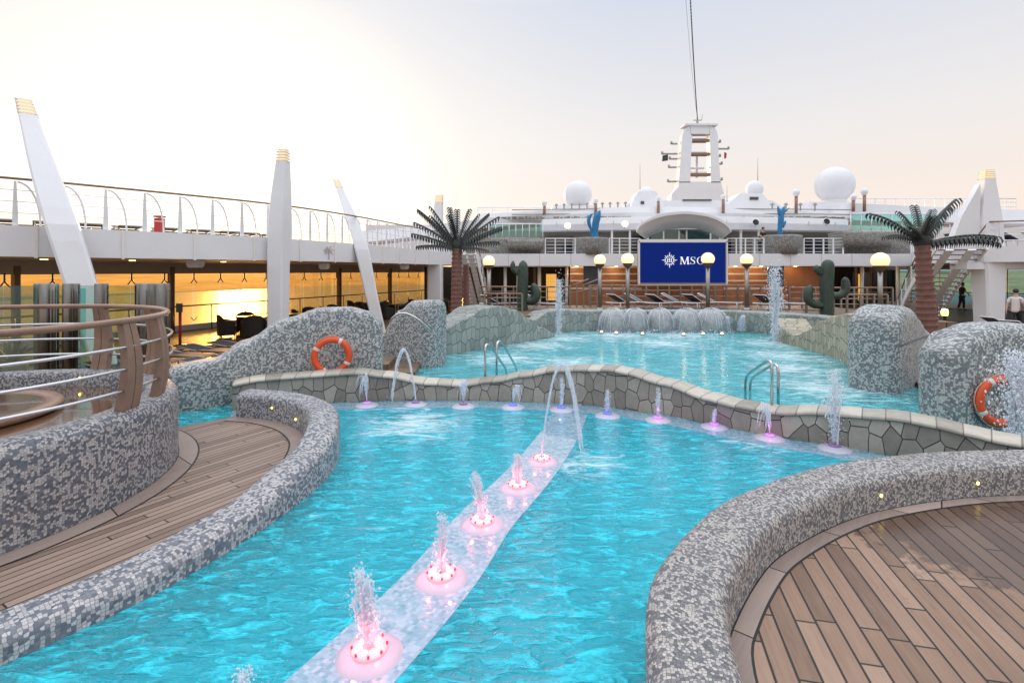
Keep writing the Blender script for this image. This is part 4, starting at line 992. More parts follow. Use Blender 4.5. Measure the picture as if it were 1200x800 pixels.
# dressing line of bulbs
root = thing('light_string', 'cable with dark bulbs rising steeply from the mast top out of the picture', 'light string', mp_(821,136,1))
p0 = mp_(821,136,1); p1 = at(806, -60, 34)
k = MB(); k.tube([lerp(p0, p1, i/20)-Vector((0,0,.8*math.sin(math.pi*i/20))) for i in range(21)], .014, 5)
k.build('cable', 'flag_dark', root)
k = MB()
for i in range(72): q = (i+.5)/72; k.box(lerp(p0, p1, q)-Vector((0,0,.8*math.sin(math.pi*q))), (.075,.075,.20))
o = k.build('bulb', 'flag_dark', root); o['kind'] = 'stuff'
k = MB(); p1 = at(799,-60,34); k.tube([lerp(p0, p1, i/20)-Vector((0,0,1.2*math.sin(math.pi*i/20))) for i in range(21)], .016, 5)
k.build('cable', 'grey_wall', root)
for px, y0, y1, d, lab in ((750,192,222,46,'tall thin whip antenna by the left radome dome'),(852,217,236,46,'short whip antenna just right of the mast base'),(888,185,212,46,'whip antenna behind the right radome dome')):
    k = MB(); k.tube([at(px,y1,d), at(px,y0,d)], [.035,.015], 5); tag(k.build('whip_antenna', 'grey_wall'), lab, 'antenna')

# arched canopy over the screen stage
root = thing('canopy', 'white arched canopy hood with a grey vaulted underside above the blue screen', 'canopy', at(801,282,35))
def curve_at(pts, d, dy=0.0): return crom([at(x, y+dy, d) for x, y in pts], .2)
FO = [(746,270),(749,264),(757,258.5),(770,253),(785,249.8),(801,248.3),(817,249.5),(832,252.5),(845,258),(853,264),(856.5,270)]
BI = [(757,280.5),(763,276.5),(771,273),(780,270),(790,268.2),(801,267.4),(812,267.9),(822,269.6),(831,272.6),(839,276.2),(846,280.5)]
def eq(pts, d, dy=0.0):
    out = []
    for q in range(41):
        u = q/40*(len(pts)-1); i = min(int(u), len(pts)-2); f = u-i
        p0 = pts[max(0,i-1)]; p1 = pts[i]; p2 = pts[i+1]; p3 = pts[min(len(pts)-1,i+2)]
        cr = lambda a, b, c, e: .5*(2*b+(c-a)*f+(2*a-5*b+4*c-e)*f*f+(3*b-a-3*c+e)*f**3)
        out.append(at(cr(p0[0],p1[0],p2[0],p3[0]), cr(p0[1],p1[1],p2[1],p3[1])+dy, d))
    return out
fo, fi, bi, bo = eq(FO, 33.0), eq(FO, 33.0, 2.2), eq(BI, 36.2), eq(BI, 36.2, -6)
k = MB(); k.loft([[a,b,c,d] for a,b,c,d in zip(fo,fi,bi,bo)], True, False, True); k.build('vault', 'white_warm', root)
k = MB(); k.loft([[p+Vector((0,-.06,.03)), q+Vector((0,-.06,-.02)), q+Vector((0,.1,-.02)), p+Vector((0,.1,.03))] for p, q in zip(fo, fi)], True, False, True, smooth=False); k.build('front_rim', 'white_paint', root, smooth=False)
for i, (a, b) in enumerate(((762,777),(778,795),(796,804),(805,832),(833,843))):
    k = MB(); k.box(((xat(a,37)+xat(b,37))/2, 37.05, 4.85), (xat(b,37)-xat(a,37)-.08, .05, .95)); k.build('window', 'glass_teal', root, smooth=False)
    k = MB(); k.box((xat(b+.5,37),37.0,4.85), (.09,.12,.95)); k.build('mullion', 'white_warm', root, smooth=False)
k = MB(); k.box((xat(801,37.6),37.6,4.6), (5.6,.05,1.2)); k.build('backing', 'slate_panel', root, smooth=False)

# ---- video screen
DS = 33.0
root = thing('video_screen', 'large blue video screen showing a white compass star and three white letters', 'screen', at(800,336,DS))
X0, X1, Z0, Z1 = xat(750.5,DS), xat(849.5,DS), zat(331,DS), zat(284.5,DS)
k = MB(); k.box(((X0+X1)/2,DS+.16,(Z0+Z1)/2), (X1-X0+.26,.22,Z1-Z0+.34)); k.build('frame', 'soffit_grey', root, smooth=False)
k = MB(); k.box(((X0+X1)/2,DS-.03,Z1+.12), (X1-X0+.26,.16,.20)); k.build('top_strip', 'white_paint', root, smooth=False)
k = MB(); k.box((X1+.10,DS-.03,(Z0+Z1)/2), (.09,.16,Z1-Z0+.2)); k.box((X0-.10,DS-.03,(Z0+Z1)/2), (.09,.16,Z1-Z0+.2)); each(k, 'side_strip', 'white_warm', root)
k = MB(); k.box(((X0+X1)/2,DS,(Z0+Z1)/2), (X1-X0,.10,Z1-Z0)); panel = k.build('panel', 'screen_blue', root, smooth=False)
def sp(px, py): v = at(px, py, DS-.053); return v
def flat(mb, pts): return mb.plate([sp(*p) for p in pts], (0,-1,0), .012)
def arcstroke(mb, cx, cy, rx, ry, a0, a1, wmax, wmin=0.25, n=18):
    O = []; I = []
    for i in range(n+1):
        a = R(a0+(a1-a0)*i/n); ww = wmin+(wmax-wmin)*abs(math.cos(a))**1.3
        O.append((cx+(rx)*math.cos(a), cy-(ry)*math.sin(a))); I.append((cx+(rx-ww)*math.cos(a), cy-(ry-ww*.8)*math.sin(a)))
    flat(mb, O+I[::-1])
yt, yb = 301.0, 309.6            # cap height of the letters
L = MB()                         # M
flat(L, [(797.6,yb),(797.9,yt),(798.6,yt),(798.3,yb)]); flat(L, [(797.6,yt),(799.6,yt),(803.0,yb),(801.6,yb)])
flat(L, [(801.9,yb),(802.4,yb),(806.0,yt),(805.1,yt)]); flat(L, [(804.9,yt),(806.6,yt),(807.3,yb),(805.6,yb)])
for a, b in ((796.7,799.4),(804.8,808.2)): flat(L, [(a,yb-.35),(b,yb-.35),(b,yb),(a,yb)])
flat(L, [(797,yt),(799.6,yt),(799.6,yt+.35),(797,yt+.35)]); flat(L, [(805,yt),(807.6,yt),(807.6,yt+.35),(805,yt+.35)])
L.build('letter', 'screen_white', panel, smooth=False)
L = MB()                         # S
cx = 811.6; S_ = []
pts = [(814.3,302.6),(813.4,301.4),(811.9,301.15),(810.4,301.6),(809.8,302.9),(810.3,304.2),(811.8,305.1),(813.3,306.0),(814.0,307.3),(813.3,308.8),(811.8,309.4),(810.2,309.1),(809.3,307.9)]
wd = [.25,.3,.35,.6,1.0,1.3,1.4,1.4,1.1,.6,.35,.3,.25]
sc_p = crom([(x,y,q) for (x,y), q in zip(pts, wd)], .25)
A = []; B = []
for i, p in enumerate(sc_p):
    a = sc_p[max(0,i-1)]; b = sc_p[min(len(sc_p)-1,i+1)]; t = Vector((b.x-a.x,b.y-a.y)).normalized()
    A.append((p.x-t.y*p.z/2, p.y+t.x*p.z/2)); B.append((p.x+t.y*p.z/2, p.y-t.x*p.z/2))
for i in range(len(A)-1): flat(L, [A[i],A[i+1],B[i+1],B[i]])
flat(L, [(814.1,301.2),(814.5,301.2),(814.6,303.6),(814.2,303.6)]); flat(L, [(809.0,307.2),(809.3,307.2),(809.4,309.5),(809.0,309.5)])
L.build('letter', 'screen_white', panel, smooth=False)
L = MB(); arcstroke(L, 820.8, 305.3, 4.3, 4.4, 42, 318, 1.45); flat(L, [(823.6,301.2),(824.0,301.2),(824.1,303.6),(823.7,303.6)]); L.build('letter', 'screen_white', panel, smooth=False)
L = MB(); ex, ey = 784.6, 304.8  # compass star
for i in range(16):
    a = R(i*22.5); r1 = (9.6 if i % 4 == 0 else 7.9 if i % 2 == 0 else 7.0); hw = .75 if i % 2 == 0 else .45
    c_, s_ = math.cos(a), math.sin(a)
    flat(L, [(ex+5.3*c_-hw*s_, ey+5.3*s_+hw*c_), (ex+r1*c_, ey+r1*s_), (ex+5.3*c_+hw*s_, ey+5.3*s_-hw*c_)])
def ringp(r0, r1, n=28):
    for i in range(n):
        a, b = 2*math.pi*i/n, 2*math.pi*(i+1)/n
        flat(L, [(ex+r0*math.cos(a),ey+r0*math.sin(a)),(ex+r1*math.cos(a),ey+r1*math.sin(a)),(ex+r1*math.cos(b),ey+r1*math.sin(b)),(ex+r0*math.cos(b),ey+r0*math.sin(b))])
ringp(4.3, 4.95)
for x in (-2.6,-.3,2.0): flat(L, [(ex+x,ey-2.0),(ex+x+.6,ey-2.0),(ex+x+.6,ey+2.2),(ex+x,ey+2.2)])
for y in (-2.4,-.2,1.8): flat(L, [(ex-2.6,ey+y),(ex+2.6,ey+y),(ex+2.6,ey+y+.5),(ex-2.6,ey+y+.5)])
L.build('emblem', 'screen_white', panel, smooth=False)

# ================================================================ SECOND-STOREY PLANTERS, STATUES, SCREENS, LAMPS
def planter(label, a, b, y0, y1, d, bulge=.5, mat='mosaic_back'):
    x0, x1 = xat(a,d), xat(b,d); z0, z1 = zat(y1,d), zat(y0,d); N = 14; rings = []
    for i in range(N+1):
        u = i/N; x = x0+(x1-x0)*u; q = d-bulge*math.sin(math.pi*u)
        rings.append([Vector((x,d+1.6,z1-.02)), Vector((x,q+.12,z1)), Vector((x,q+.03,z1-.04)), Vector((x,q,z1-.14)), Vector((x,q,(z0+z1)/2)), Vector((x,q,z0)), Vector((x,d+1.6,z0))])
    k = MB(); k.loft(rings, False, False, True, uv=True); return tag(k.build('mosaic_planter', mat), label, 'planter')
planter('drum-shaped mosaic plinth carrying the forked blue statue left of the screen', 674, 713, 278.5, 298.5, 34.0, .9)
planter('mosaic plinth carrying the single blue statue right of the screen', 895, 941, 275.5, 298, 34.0, .9)
planter('long grey mosaic bar front below the teal windscreen left of the forked statue', 575, 638, 279, 298.5, 34.3, .5)
planter('slab-topped block jutting from the long mosaic bar front on the left', 595, 637, 281, 293, 33.5, .1)
planter('long mosaic bar front below the teal windscreen behind the second palm', 988, 1078, 271, 298, 34.3, .5)
planter('slab-topped block jutting from the mosaic bar front near the second palm', 988, 1046, 271, 289.5, 33.5, .2)
def tapered(mb, pts, d, n=10, flat=.7):
    P3 = crom([Vector((x, y, r)) for x, y, r in pts], 1.2); rings = []
    for i, p in enumerate(P3):
        a = P3[max(0,i-1)]; b = P3[min(len(P3)-1,i+1)]; t = Vector((b.x-a.x,0,-(b.y-a.y))).normalized(); sx = Vector((t.z,0,-t.x))
        c = at(p.x, p.y, d); r = p.z/F*d
        rings.append([c+sx*r*math.cos(2*math.pi*q/n)+Vector((0,r*flat*math.sin(2*math.pi*q/n),0)) for q in range(n)])
    return mb.loft(rings, True, False, True)
k = MB(); D_ = 33.6
tapered(k, [(697,279,4.2),(697.5,271,3.6),(698,262,4.2),(700,254,4.2),(702,249,2.4),(703.5,246.5,.5)], D_)
tapered(k, [(694,278,1.4),(693,270,1.5),(690.5,263,2.0),(690,257,2.2),(692.5,252,1.4),(695,250.5,.5)], D_)
tapered(k, [(699,256,2.2),(697.5,251,1.6),(696.5,249,.5)], D_); tapered(k, [(690,256,1.4),(688.6,252,.4)], D_)
tag(k.build('statue', 'statue_blue'), 'blue flame-like sculpture with two stems and an eye-shaped gap', 'statue')
k = MB()
tapered(k, [(914,275.5,3.0),(914,268,2.9),(915,260,3.6),(915.5,253,3.4),(917,247,2.6),(919.5,241.5,.6)], D_)
tapered(k, [(914,252,2.6),(912.5,246,1.8),(911.5,241.5,.6)], D_); tapered(k, [(917,266,2.0),(920,261,1.4),(920.5,258.5,.5)], D_); tapered(k, [(918,249,1.8),(922,246,1.0),(925,243.5,.3)], D_)
tag(k.build('statue', 'statue_blue'), 'blue abstract figure sculpture with raised prongs standing alone on its plinth', 'statue')
def windscreen(label, a, b, y0, y1, d, n):
    root = thing('windscreen', label, 'windscreen', at((a+b)/2, y1, d))
    for i in range(n):
        xa, xb = xat(a+(b-a)*i/n,d)+.03, xat(a+(b-a)*(i+1)/n,d)-.03
        k = MB(); k.box(((xa+xb)/2,d,(zat(y0,d)+zat(y1,d))/2), (xb-xa,.03,zat(y0,d)-zat(y1,d))); k.build('glass_panel', 'glass_teal', root, smooth=False)
    k = MB(); k.tube([at(a,y0-.4,d), at(b,y0-.4,d)], .05, 6); k.build('top_rail', 'white_paint', root)
    k = MB()
    for i in range(n+1): k.tube([at(a+(b-a)*i/n,y0,d), at(a+(b-a)*i/n,y1+1,d)], .035, 6)
    each(k, 'upright', 'white_paint', root, True)
windscreen('teal glass windscreen above the long mosaic bar on the left', 573, 636, 263, 277, 36.0, 8)
windscreen('teal glass windscreen above the mosaic bar behind the second palm', 997, 1105, 251, 270, 36.0, 9)
# balustrades of the second storey
def balustrade(label, a, b, d, z0, z1, n, mat='white_paint', name='balustrade', bars=4, handm=None, r=.022, cat='balustrade'):
    root = thing(name, label, cat, (xat((a+b)/2,d),d,z0))
    k = MB(); k.tube([(xat(a,d),d,z1), (xat(b,d),d,z1)], r*1.5, 6); k.build('handrail', handm or mat, root)
    k = MB()
    for i in range(bars): z = z0+(z1-z0)*(i+.6)/(bars+.4); k.tube([(xat(a,d),d,z), (xat(b,d),d,z)], r*.7, 5)
    each(k, 'bar', mat, root, True)
    k = MB()
    for i in range(n+1): x = xat(a+(b-a)*i/n,d); k.bar((x,d,z0), (x,d,z1), .07)
    each(k, 'post', mat, root)
    return root
balustrade('white balustrade between the long mosaic bar and the forked statue plinth', 639, 674, 33.6, 3.5, 4.5, 3)
balustrade('white balustrade between the forked statue plinth and the screen', 714, 750, 33.6, 3.5, 4.5, 3)
balustrade('white balustrade between the screen and the single statue plinth', 852, 895, 33.6, 3.5, 4.5, 4)
balustrade('white balustrade between the single statue plinth and the bar near the second palm', 942, 988, 33.6, 3.5, 4.5, 4)
balustrade('thin railing along the top of the left sun deck', 560, 735, 43.5, 7.05, 7.75, 10, bars=2, r=.03)
balustrade('pale railing on the sun deck above the second palm', 1002, 1190, 42, 7.0, 8.3, 16, bars=3, r=.03)
def floodlight(label, px, py, d, lit):
    root = thing('floodlight', label, 'floodlight', at(px,py+3,d))
    k = MB(); k.lathe([(.10,-.25),(.24,.0),(.27,.08),(.24,.10)], at(px,py,d), 12, Vector((0,-1,.25))); k.build('housing', 'white_warm', root)
    k = MB(); k.lathe([(.001,.102),(.22,.102)], at(px,py,d), 12, Vector((0,-1,.25))); k.build('lens', 'lamp_warm' if lit else 'dark_glass', root)
    k = MB(); k.bar(at(px,py,d), at(px,py+4,d+.4), .08); k.build('bracket', 'taupe', root, smooth=False)
floodlight('lit floodlight on the roof edge above the forked statue', 665, 265, 36.3, True)
floodlight('lit floodlight on the roof edge left of the canopy', 732, 263, 36.3, True)
floodlight('unlit floodlight on the roof edge right of the canopy', 885, 261, 36.3, False)
floodlight('unlit floodlight on the roof edge right of the single statue', 968, 260, 36.3, False)

# globe lamps ----------------------------------------------------------
def globe_lamp(label, px, py, rpx, d, zb, lit=True, group=None, ppr=.09):
    c = at(px, py, d); r = rpx/F*d; root = thing('globe_lamp', label, 'lamp', (c.x,c.y,zb), group=group)
    k = MB(); k.sphere(c, r, 20, 12); k.build('globe', 'globe_lit' if lit else 'radome', root)
    k = MB(); k.lathe([(r*.30,-r*1.30),(r*.60,-r*1.02),(r*.80,-r*.70),(r*.84,-r*.66),(r*.84,-r*.60),(r*.80,-r*.60),(r*.45,-r*.95)], c, 16)
    k.build('cup', 'bronze' if lit else 'white_warm', root)
    k = MB(); k.lathe([(ppr,zb-c.z),(ppr,-r*1.2)], c, 12); k.build('pole', 'steel_dull' if lit else 'rail_wood', root)
    if lit:
        k = MB(); k.lathe([(ppr*2.2,zb-c.z),(ppr*2.2,zb-c.z+.06),(ppr*1.3,zb-c.z+.14)], c, 12); k.build('base', 'steel_dull', root)
for lab, px, py, r, d in (('lit globe lamp beside the white stairway and dark palm',573,306.5,7,21.8),('lit globe lamp in front of the slate panel left of the screen',703,305,7,22.3),('lit globe lamp just left of the blue screen',735.5,304,7.4,21.8),
    ('lit globe lamp standing in front of the blue screen',829.5,303.5,7.6,21.6),('lit globe lamp just right of the blue screen',875,304.5,7.2,22.3),('largest lit globe lamp between the cactus and the second palm',1031.5,305.5,9.6,18.6)):
    globe_lamp(lab, px, py, r, d, .66, ppr=.085)
for lab, px, py, r, yb in (('small unlit globe lamp on the roof left of the large radome',638,238,3.2,252),('small unlit globe lamp on the roof right of the large radome',698,235,3.0,250),('small unlit globe lamp on the roof left of the mast base',771.5,232.5,2.8,250),
    ('small unlit globe lamp on the roof right of the mast base',847.5,230.5,2.8,250),('small unlit globe lamp on the roof left of the largest radome',933,225.5,3.9,250),('lower of two unlit globe lamps right of the largest radome',1000,231,3.4,248),('higher of two unlit globe lamps right of the largest radome',1013,224.5,3.9,248)):
    globe_lamp(lab, px, py, r, 40.6, zat(yb,40.6), False, ppr=.12)

# ================================================================ PALMS AND CACTI
def palm(label, base, top, r0, r1, fronds, nring=22):
    base = Vector(base); top = Vector(top); root = thing('palm_tree', label, 'palm', base)
    k = MB(); rings = []; prof = []
    L = (top-base).length; ax = (top-base).normalized()
    for i in range(nring):
        t = i/nring; r = r0+(r1-r0)*t
        prof += [(r*.90, t*L), (r*1.04, (t+.75/nring)*L), (r*1.07, (t+.92/nring)*L)]
    k.lathe(prof, base, 16, ax); k.build('trunk', 'trunk_brown', root)
    for az, el, ln, droop in fronds:
        a = R(az); h = Vector((math.cos(a), math.sin(a), 0)); k = MB(); pts = []; p = top.copy(); e = R(el); N = 16
        for i in range(N+1):
            pts.append(p.copy()); p = p+(h*math.cos(e)+Vector((0,0,math.sin(e))))*ln/N; e -= R(droop)/N*(0.3+1.4*i/N)
        k.tube(pts, [.042*(1-.75*i/N)+.010 for i in range(N+1)], 6)
        sd_ = Vector((-h.y,h.x,0))
        M2 = 16
        for j in range(2, M2+1):
            u = j/M2*N; i0 = min(N-1, int(u)); q = lerp(pts[i0], pts[i0+1], u-i0); t = (pts[i0+1]-pts[i0]).normalized()
            ll = .24*(1-.5*abs(j/M2-.4))*ln/1.6; wv = .034*ln/1.6
            for sg in (-1,1):
                o1 = q+sd_*sg*.06+t*.03+Vector((0,0,.015)); o2 = q+sd_*sg*.115+t*.05-Vector((0,0,ll*.45)); o3 = q+sd_*sg*.11+t*.03-Vector((0,0,ll))
                k.add([q-t*wv, q+t*wv, o1+t*wv, o1-t*wv, o2+t*wv*.8, o2-t*wv*.8, o3], [(0,1,2,3),(3,2,4,5),(5,4,6)], smooth=False)
        k.build('frond', 'frond', root, smooth=False)
    k = MB(); k.lathe([(r1*.9,-.1),(r1*1.25,.10),(r1*.8,.35),(.05,.5)], top, 12, ax); k.build('crown_cap', 'frond', root)
b = gz(537,372,ZD); d0 = 17.6
palm('fake palm with dark toothed fronds and brown ringed trunk near the amber promenade', (xat(535,d0),d0,ZD), at(535.5,291,d0), .23, .17,
     [(q, e, l, dr) for q, e, l, dr in ((178,49,1.85,12),(170,60,1.70,10),(188,36,1.65,14),(196,22,1.55,14),(120,70,1.55,10),(250,68,1.2,20),(60,66,1.55,10),(12,52,1.6,12),(2,42,1.75,14),(-8,30,1.65,16),(-16,14,1.45,18),(95,76,1.4,8),(205,8,1.35,18),(330,2,1.2,18),(160,52,1.5,10),(25,60,1.4,10))])
k = MB(); prof = []
for i in range(20): prof += [(.10,i*.14),(.125,i*.14+.10)]
k.lathe(prof, (xat(546,18.4),18.4,ZD), 12); tag(k.build('ringed_column', 'trunk_brown'), 'thin second ringed trunk standing close behind the dark palm', 'palm')
d1 = 13.6
palm('fake palm with wide arching dark fronds and red-brown trunk in front of the curved stairway', (xat(1090,d1),d1,ZD), at(1081,287,d1), .26, .17,
     [(172,46,1.55,38),(180,30,1.0,50),(110,66,1.1,25),(70,72,1.2,22),(88,60,.9,30),(40,54,1.45,30),(28,46,1.75,26),(20,50,1.9,24),(0,16,2.0,30),(330,14,1.5,40),(215,40,1.1,50),(250,64,.9,40)], 20)
def cactus(label, base, stems, d):
    root = thing('cactus', label, 'cactus', base)
    for nm, pts in stems:
        k = MB(); P3 = crom([Vector(p) for p in pts], 1.5); rings = []; n = 20
        for i, p in enumerate(P3):
            a = P3[max(0,i-1)]; b2 = P3[min(len(P3)-1,i+1)]; t = Vector((b2.x-a.x,0,-(b2.y-a.y))).normalized(); sx = Vector((t.z,0,-t.x)); c = at(p.x,p.y,d); r = p.z/F*d
            rings.append([c+(sx*math.cos(2*math.pi*q/n)+Vector((0,1,0))*math.sin(2*math.pi*q/n))*r*(1+.06*(-1)**q) for q in range(n)])
        k.loft(rings, True, False, True); k.build(nm, 'cactus', root)
cactus('large dark green cactus sculpture with several upturned arms beside the tall right jet', (xat(970,20.2),20.2,ZD), [
    ('trunk', [(969,400,6.5),(969,350,6.8),(969,325,7.0),(970,312,6.6),(970,306,4.5),(970,304,1.0)]),
    ('arm', [(966,358,3.5),(955,357,4.2),(948,352,4.6),(947,344,4.6),(949,337,3.6),(950,334,.8)]),
    ('arm', [(974,347,3.4),(984,346,4.2),(990,341,4.6),(991,333,4.4),(990,327,3.2),(989,325,.8)]),
    ('arm', [(966,321,2.8),(960,319,3.4),(957,315,3.4),(957,312,2.6),(957,310.5,.6)])], 20.2)
cactus('dark smooth cactus sculpture with a rounded lobe beside the white stairway', (xat(612,22.4),22.4,ZD), [
    ('trunk', [(612,400,5.8),(612,350,6.0),(612.5,330,6.0),(613,315,5.6),(613,308,3.8),(613,305,.8)]),
    ('arm', [(609,321,2.6),(604,318,3.0),(601,314,2.9),(601,309,2.4),(601,305.5,.6)]),
    ('arm', [(616,352,4),(624,352,5.2),(628,346,5.6),(627,339,5.0),(625,333.5,3.0),(624.5,332,.6)])], 22.4)
# ================================================================ FOUNTAINS
rf = random.Random(11)
def strand(mb, p0, vel, T, r0, r1, n=14, g=9.8, jit=.006, sides=6, lump=.35):
    pts = []; rs = []; j = Vector((0,0,0))
    for i in range(n+1):
        t = T*i/n; p = Vector(p0)+Vector(vel)*t+Vector((0,0,-.5*g*t*t))
        if i: j += Vector((rf.uniform(-1,1), rf.uniform(-1,1), rf.uniform(-.6,.6)))*jit
        pts.append(p+j); rs.append((r0+(r1-r0)*i/n)*(1+rf.uniform(-lump, lump)))
    rs[-1] *= .4
    mb.tube(crom(pts, .02) if False else pts, rs, sides); return pts
def drops(mb, c, spread, n, r):
    for _ in range(n):
        p = Vector(c)+Vector((rf.gauss(0,spread[0]), rf.gauss(0,spread[1]), rf.gauss(0,spread[2])))
        if p.z > .01: mb.blob(p, r*rf.uniform(.4,1.3))
def fountain(label, px, py, kind, h, lean=(0,0), disc='disc_pink', light=None, power=0.0, size=1.0, base=True, pos=None):
    p = pos or gz(px, py, 0.03); p = Vector((p.x,p.y,0.0)); root = thing('fountain', label, 'fountain', (p.x,p.y,-.05))
    if base:
        k = MB(); k.lathe([(.235,-.05),(.228,-.02),(.205,.004),(.17,.022),(.125,.034),(.10,.038)], p, 28); k.build('base_shell', 'fountain_shell', root)
        k = MB(); s_d = 1.0 if disc == 'disc_pink' else .66; k.lathe([(.112*s_d,.030),(.112*s_d,.052),(.104*s_d,.060),(.09*s_d,.063),(.001,.063)], p, 24); dsc = k.build('lamp_disc', disc, root)
        if disc in ('disc_pink',):
            k = MB()
            for i in range(7): a = i*2*math.pi/7; k.lathe([(.020,.064),(.016,.070),(.001,.071)], p+Vector((.062*math.cos(a),.062*math.sin(a),0)), 8)
            each(k, 'bulb', 'bead_pink', dsc, True)
            k = MB()
            for i in range(8): a = i*math.pi/4+.2; k.lathe([(.0075,.058),(.0075,.074),(.001,.075)], p+Vector((.107*math.cos(a),.107*math.sin(a),0)), 6)
            for i in range(3): a = i*2.1+.4; k.lathe([(.007,.064),(.007,.076),(.001,.077)], p+Vector((.026*math.cos(a),.026*math.sin(a),0)), 6)
            each(k, 'screw', 'stud_red', dsc, True)
    k = MB(); top = p+Vector((0,0,.07)); v0 = math.sqrt(2*9.8*h); Tt = 2*v0/9.8
    def froth(n, hh, s0, s1, r0, r1, bend=(0,0), split=0.0):
        """broken foam: small drops packed along rising paths"""
        for _ in range(n):
            t = rf.random()**.75; z = hh*t; sg = s0+(s1-s0)*t
            cx_ = bend[0]*.28*t*t+split*(.5 if rf.random() < .5 else -.5)*t; cy_ = bend[1]*.28*t*t
            k.blob(top+Vector((cx_+rf.gauss(0,sg), cy_+rf.gauss(0,sg), z+rf.gauss(0,.012))), rf.uniform(r0, r1)*(1-.35*t))
    if kind == 'plume':                     # foamy column that leans and breaks at the top
        for i in range(int(16*size)):
            a = rf.uniform(0,6.28); r = rf.uniform(0,.026); f = rf.uniform(.35,.95); v = math.sqrt(2*9.8*h*f)
            strand(k, top+Vector((r*math.cos(a),r*math.sin(a),0)), (lean[0]*rf.uniform(.2,1.2)+rf.gauss(0,.07), lean[1]*rf.uniform(.2,1.2)+rf.gauss(0,.07), v), v/9.8*rf.uniform(.85,1.3), .010*size, .006*size, 14, jit=.007, lump=.7)
        froth(int(420*size), h*.97, .030*size, .020*size, .004, .012*size, lean)
        froth(int(120*size), h*1.02, .045*size, .042*size, .002, .005, lean)
        drops(k, top+Vector((lean[0]*.3,lean[1]*.3,h*.5)), (.06,.06,h*.25), int(60*size), .0035)
    elif kind == 'arch':
        for i in range(4):
            strand(k, top+Vector((rf.gauss(0,.005),rf.gauss(0,.005),0)), (lean[0]*(1+rf.gauss(0,.014)), lean[1]*(1+rf.gauss(0,.014)), v0*(1+rf.gauss(0,.006))), Tt*.99, .0075*size, .010*size, 34, jit=.0042, lump=.6)
        for q_ in range(46):
            t_ = Tt*(q_+rf.random())/46; drops(k, top+Vector((lean[0]*t_, lean[1]*t_, v0*t_-4.9*t_*t_)), (.012+.02*q_/46,.012+.02*q_/46,.012+.02*q_/46), 4, .0048)
        q = top+Vector((lean[0],lean[1],0))*Tt; drops(k, q+Vector((0,0,.05)), (.05,.05,.05), 25, .006); drops(k, top+Vector((lean[0],lean[1],0))*Tt*.5+Vector((0,0,h)), (.07,.05,.03), 30, .0055)
        drops(k, top+Vector((lean[0],lean[1],0))*Tt*.8+Vector((0,0,h*.5)), (.03,.03,h*.2), 25, .0045)
    elif kind == 'spray':                   # small crown of water falling all round
        for i in range(int(16*size)):
            a = rf.uniform(0,6.28); s = rf.uniform(.1,.42); f = rf.uniform(.5,1); v = math.sqrt(2*9.8*h*f)
            strand(k, top, (s*math.cos(a)*.55+lean[0], s*math.sin(a)*.55+lean[1], v), 2*v/9.8*rf.uniform(.7,1.0), .007, .006, 12, jit=.003, lump=.5)
        drops(k, top+Vector((lean[0]*.2,lean[1]*.2,h*.6)), (.07,.07,h*.25), 60, .005)
    elif kind == 'tall':
        froth(int(700*size), h, .030*size, .045*size, .005, .017*size, lean, split=(.16 if lean[0] else 0))
        froth(int(260*size), h*1.04, .05*size, .085*size, .003, .009*size, lean, split=(.2 if lean[0] else 0))
        for i in range(int(12*size)):
            f = rf.uniform(.45,.95); v = math.sqrt(2*9.8*h*f)
            strand(k, top+Vector((rf.gauss(0,.02),rf.gauss(0,.02),0)), (rf.gauss(0,.10)+lean[0], rf.gauss(0,.10)+lean[1], v), v/9.8*rf.uniform(1.0,1.7), .012*size, .008*size, 18, jit=.010, lump=.7)
        drops(k, top+Vector((0,0,h*.75)), (.07*size,.07*size,h*.16), int(150*size), .010*size); drops(k, top+Vector((0,0,h*.35)), (.10*size,.10*size,h*.22), int(90*size), .008*size)
    k.build('water_jet', 'jet' if kind != 'tall' else 'spray', root)
    if light:
        for q in ((200,320,90) if disc == 'disc_pink' else (250,)):
            ld_ = bpy.data.lights.new('fountain_light', 'POINT'); ld_.energy = power*(.48 if disc == 'disc_pink' else .26); ld_.color = light; ld_.shadow_soft_size = .012
            lo_ = bpy.data.objects.new('fountain_light', ld_); COL.objects.link(lo_); lo_.parent = root; lo_.location = (.10*math.cos(R(q)),.10*math.sin(R(q)),.05+.15)
    return root
PK, VI, BL = (1.0,.14,.18), (.85,.20,1.0), (.20,.25,1.0)
fountain('pink-lit fountain with only its plume tip in view at the bottom picture edge', 0, 0, 'plume', .42, (-.05,0), 'disc_pink', PK, 1.6, pos=Vector((-1.28,2.46,0)))
fountain('pink-lit fountain with the tallest ragged plume, nearest whole one on the walkway', 433, 762, 'plume', .47, (-.28,.05), 'disc_pink', PK, 1.8, 1.35)
fountain('pink-lit fountain with a narrow pointed plume, second whole one on the walkway', 517, 674, 'plume', .46, (.02,0), 'disc_pink', PK, 1.8, 1.0)
fountain('pink-lit fountain whose plume splits into a leg on its left, third on the walkway', 565, 611, 'plume', .44, (-.30,0), 'disc_pink', PK, 1.8, 1.0)
fountain('pink-lit fountain with a short stubby plume between the split one and the tall arch', 607, 569, 'plume', .32, (0,0), 'disc_pink', PK, 1.6, 1.0)
fountain('pink-lit fountain throwing a tall arch of water across the walkway', 635, 538, 'arch', 1.14, (.56,.02), 'disc_pink', PK, 1.2, 1.15)
fountain('white fountain dome with low arching jet in front of the hump with the life ring', 430, 473, 'spray', .55, (-.12,0), 'disc_violet', VI, .25)
fountain('white fountain dome with a high arch bending left along the stone wall', 487, 472, 'arch', .92, (-.50,0), 'disc_off', BL, .2)
fountain('white fountain dome with a small crown of falling drops below the left pool ladder', 543, 474, 'spray', .42, (0,0), 'disc_off')
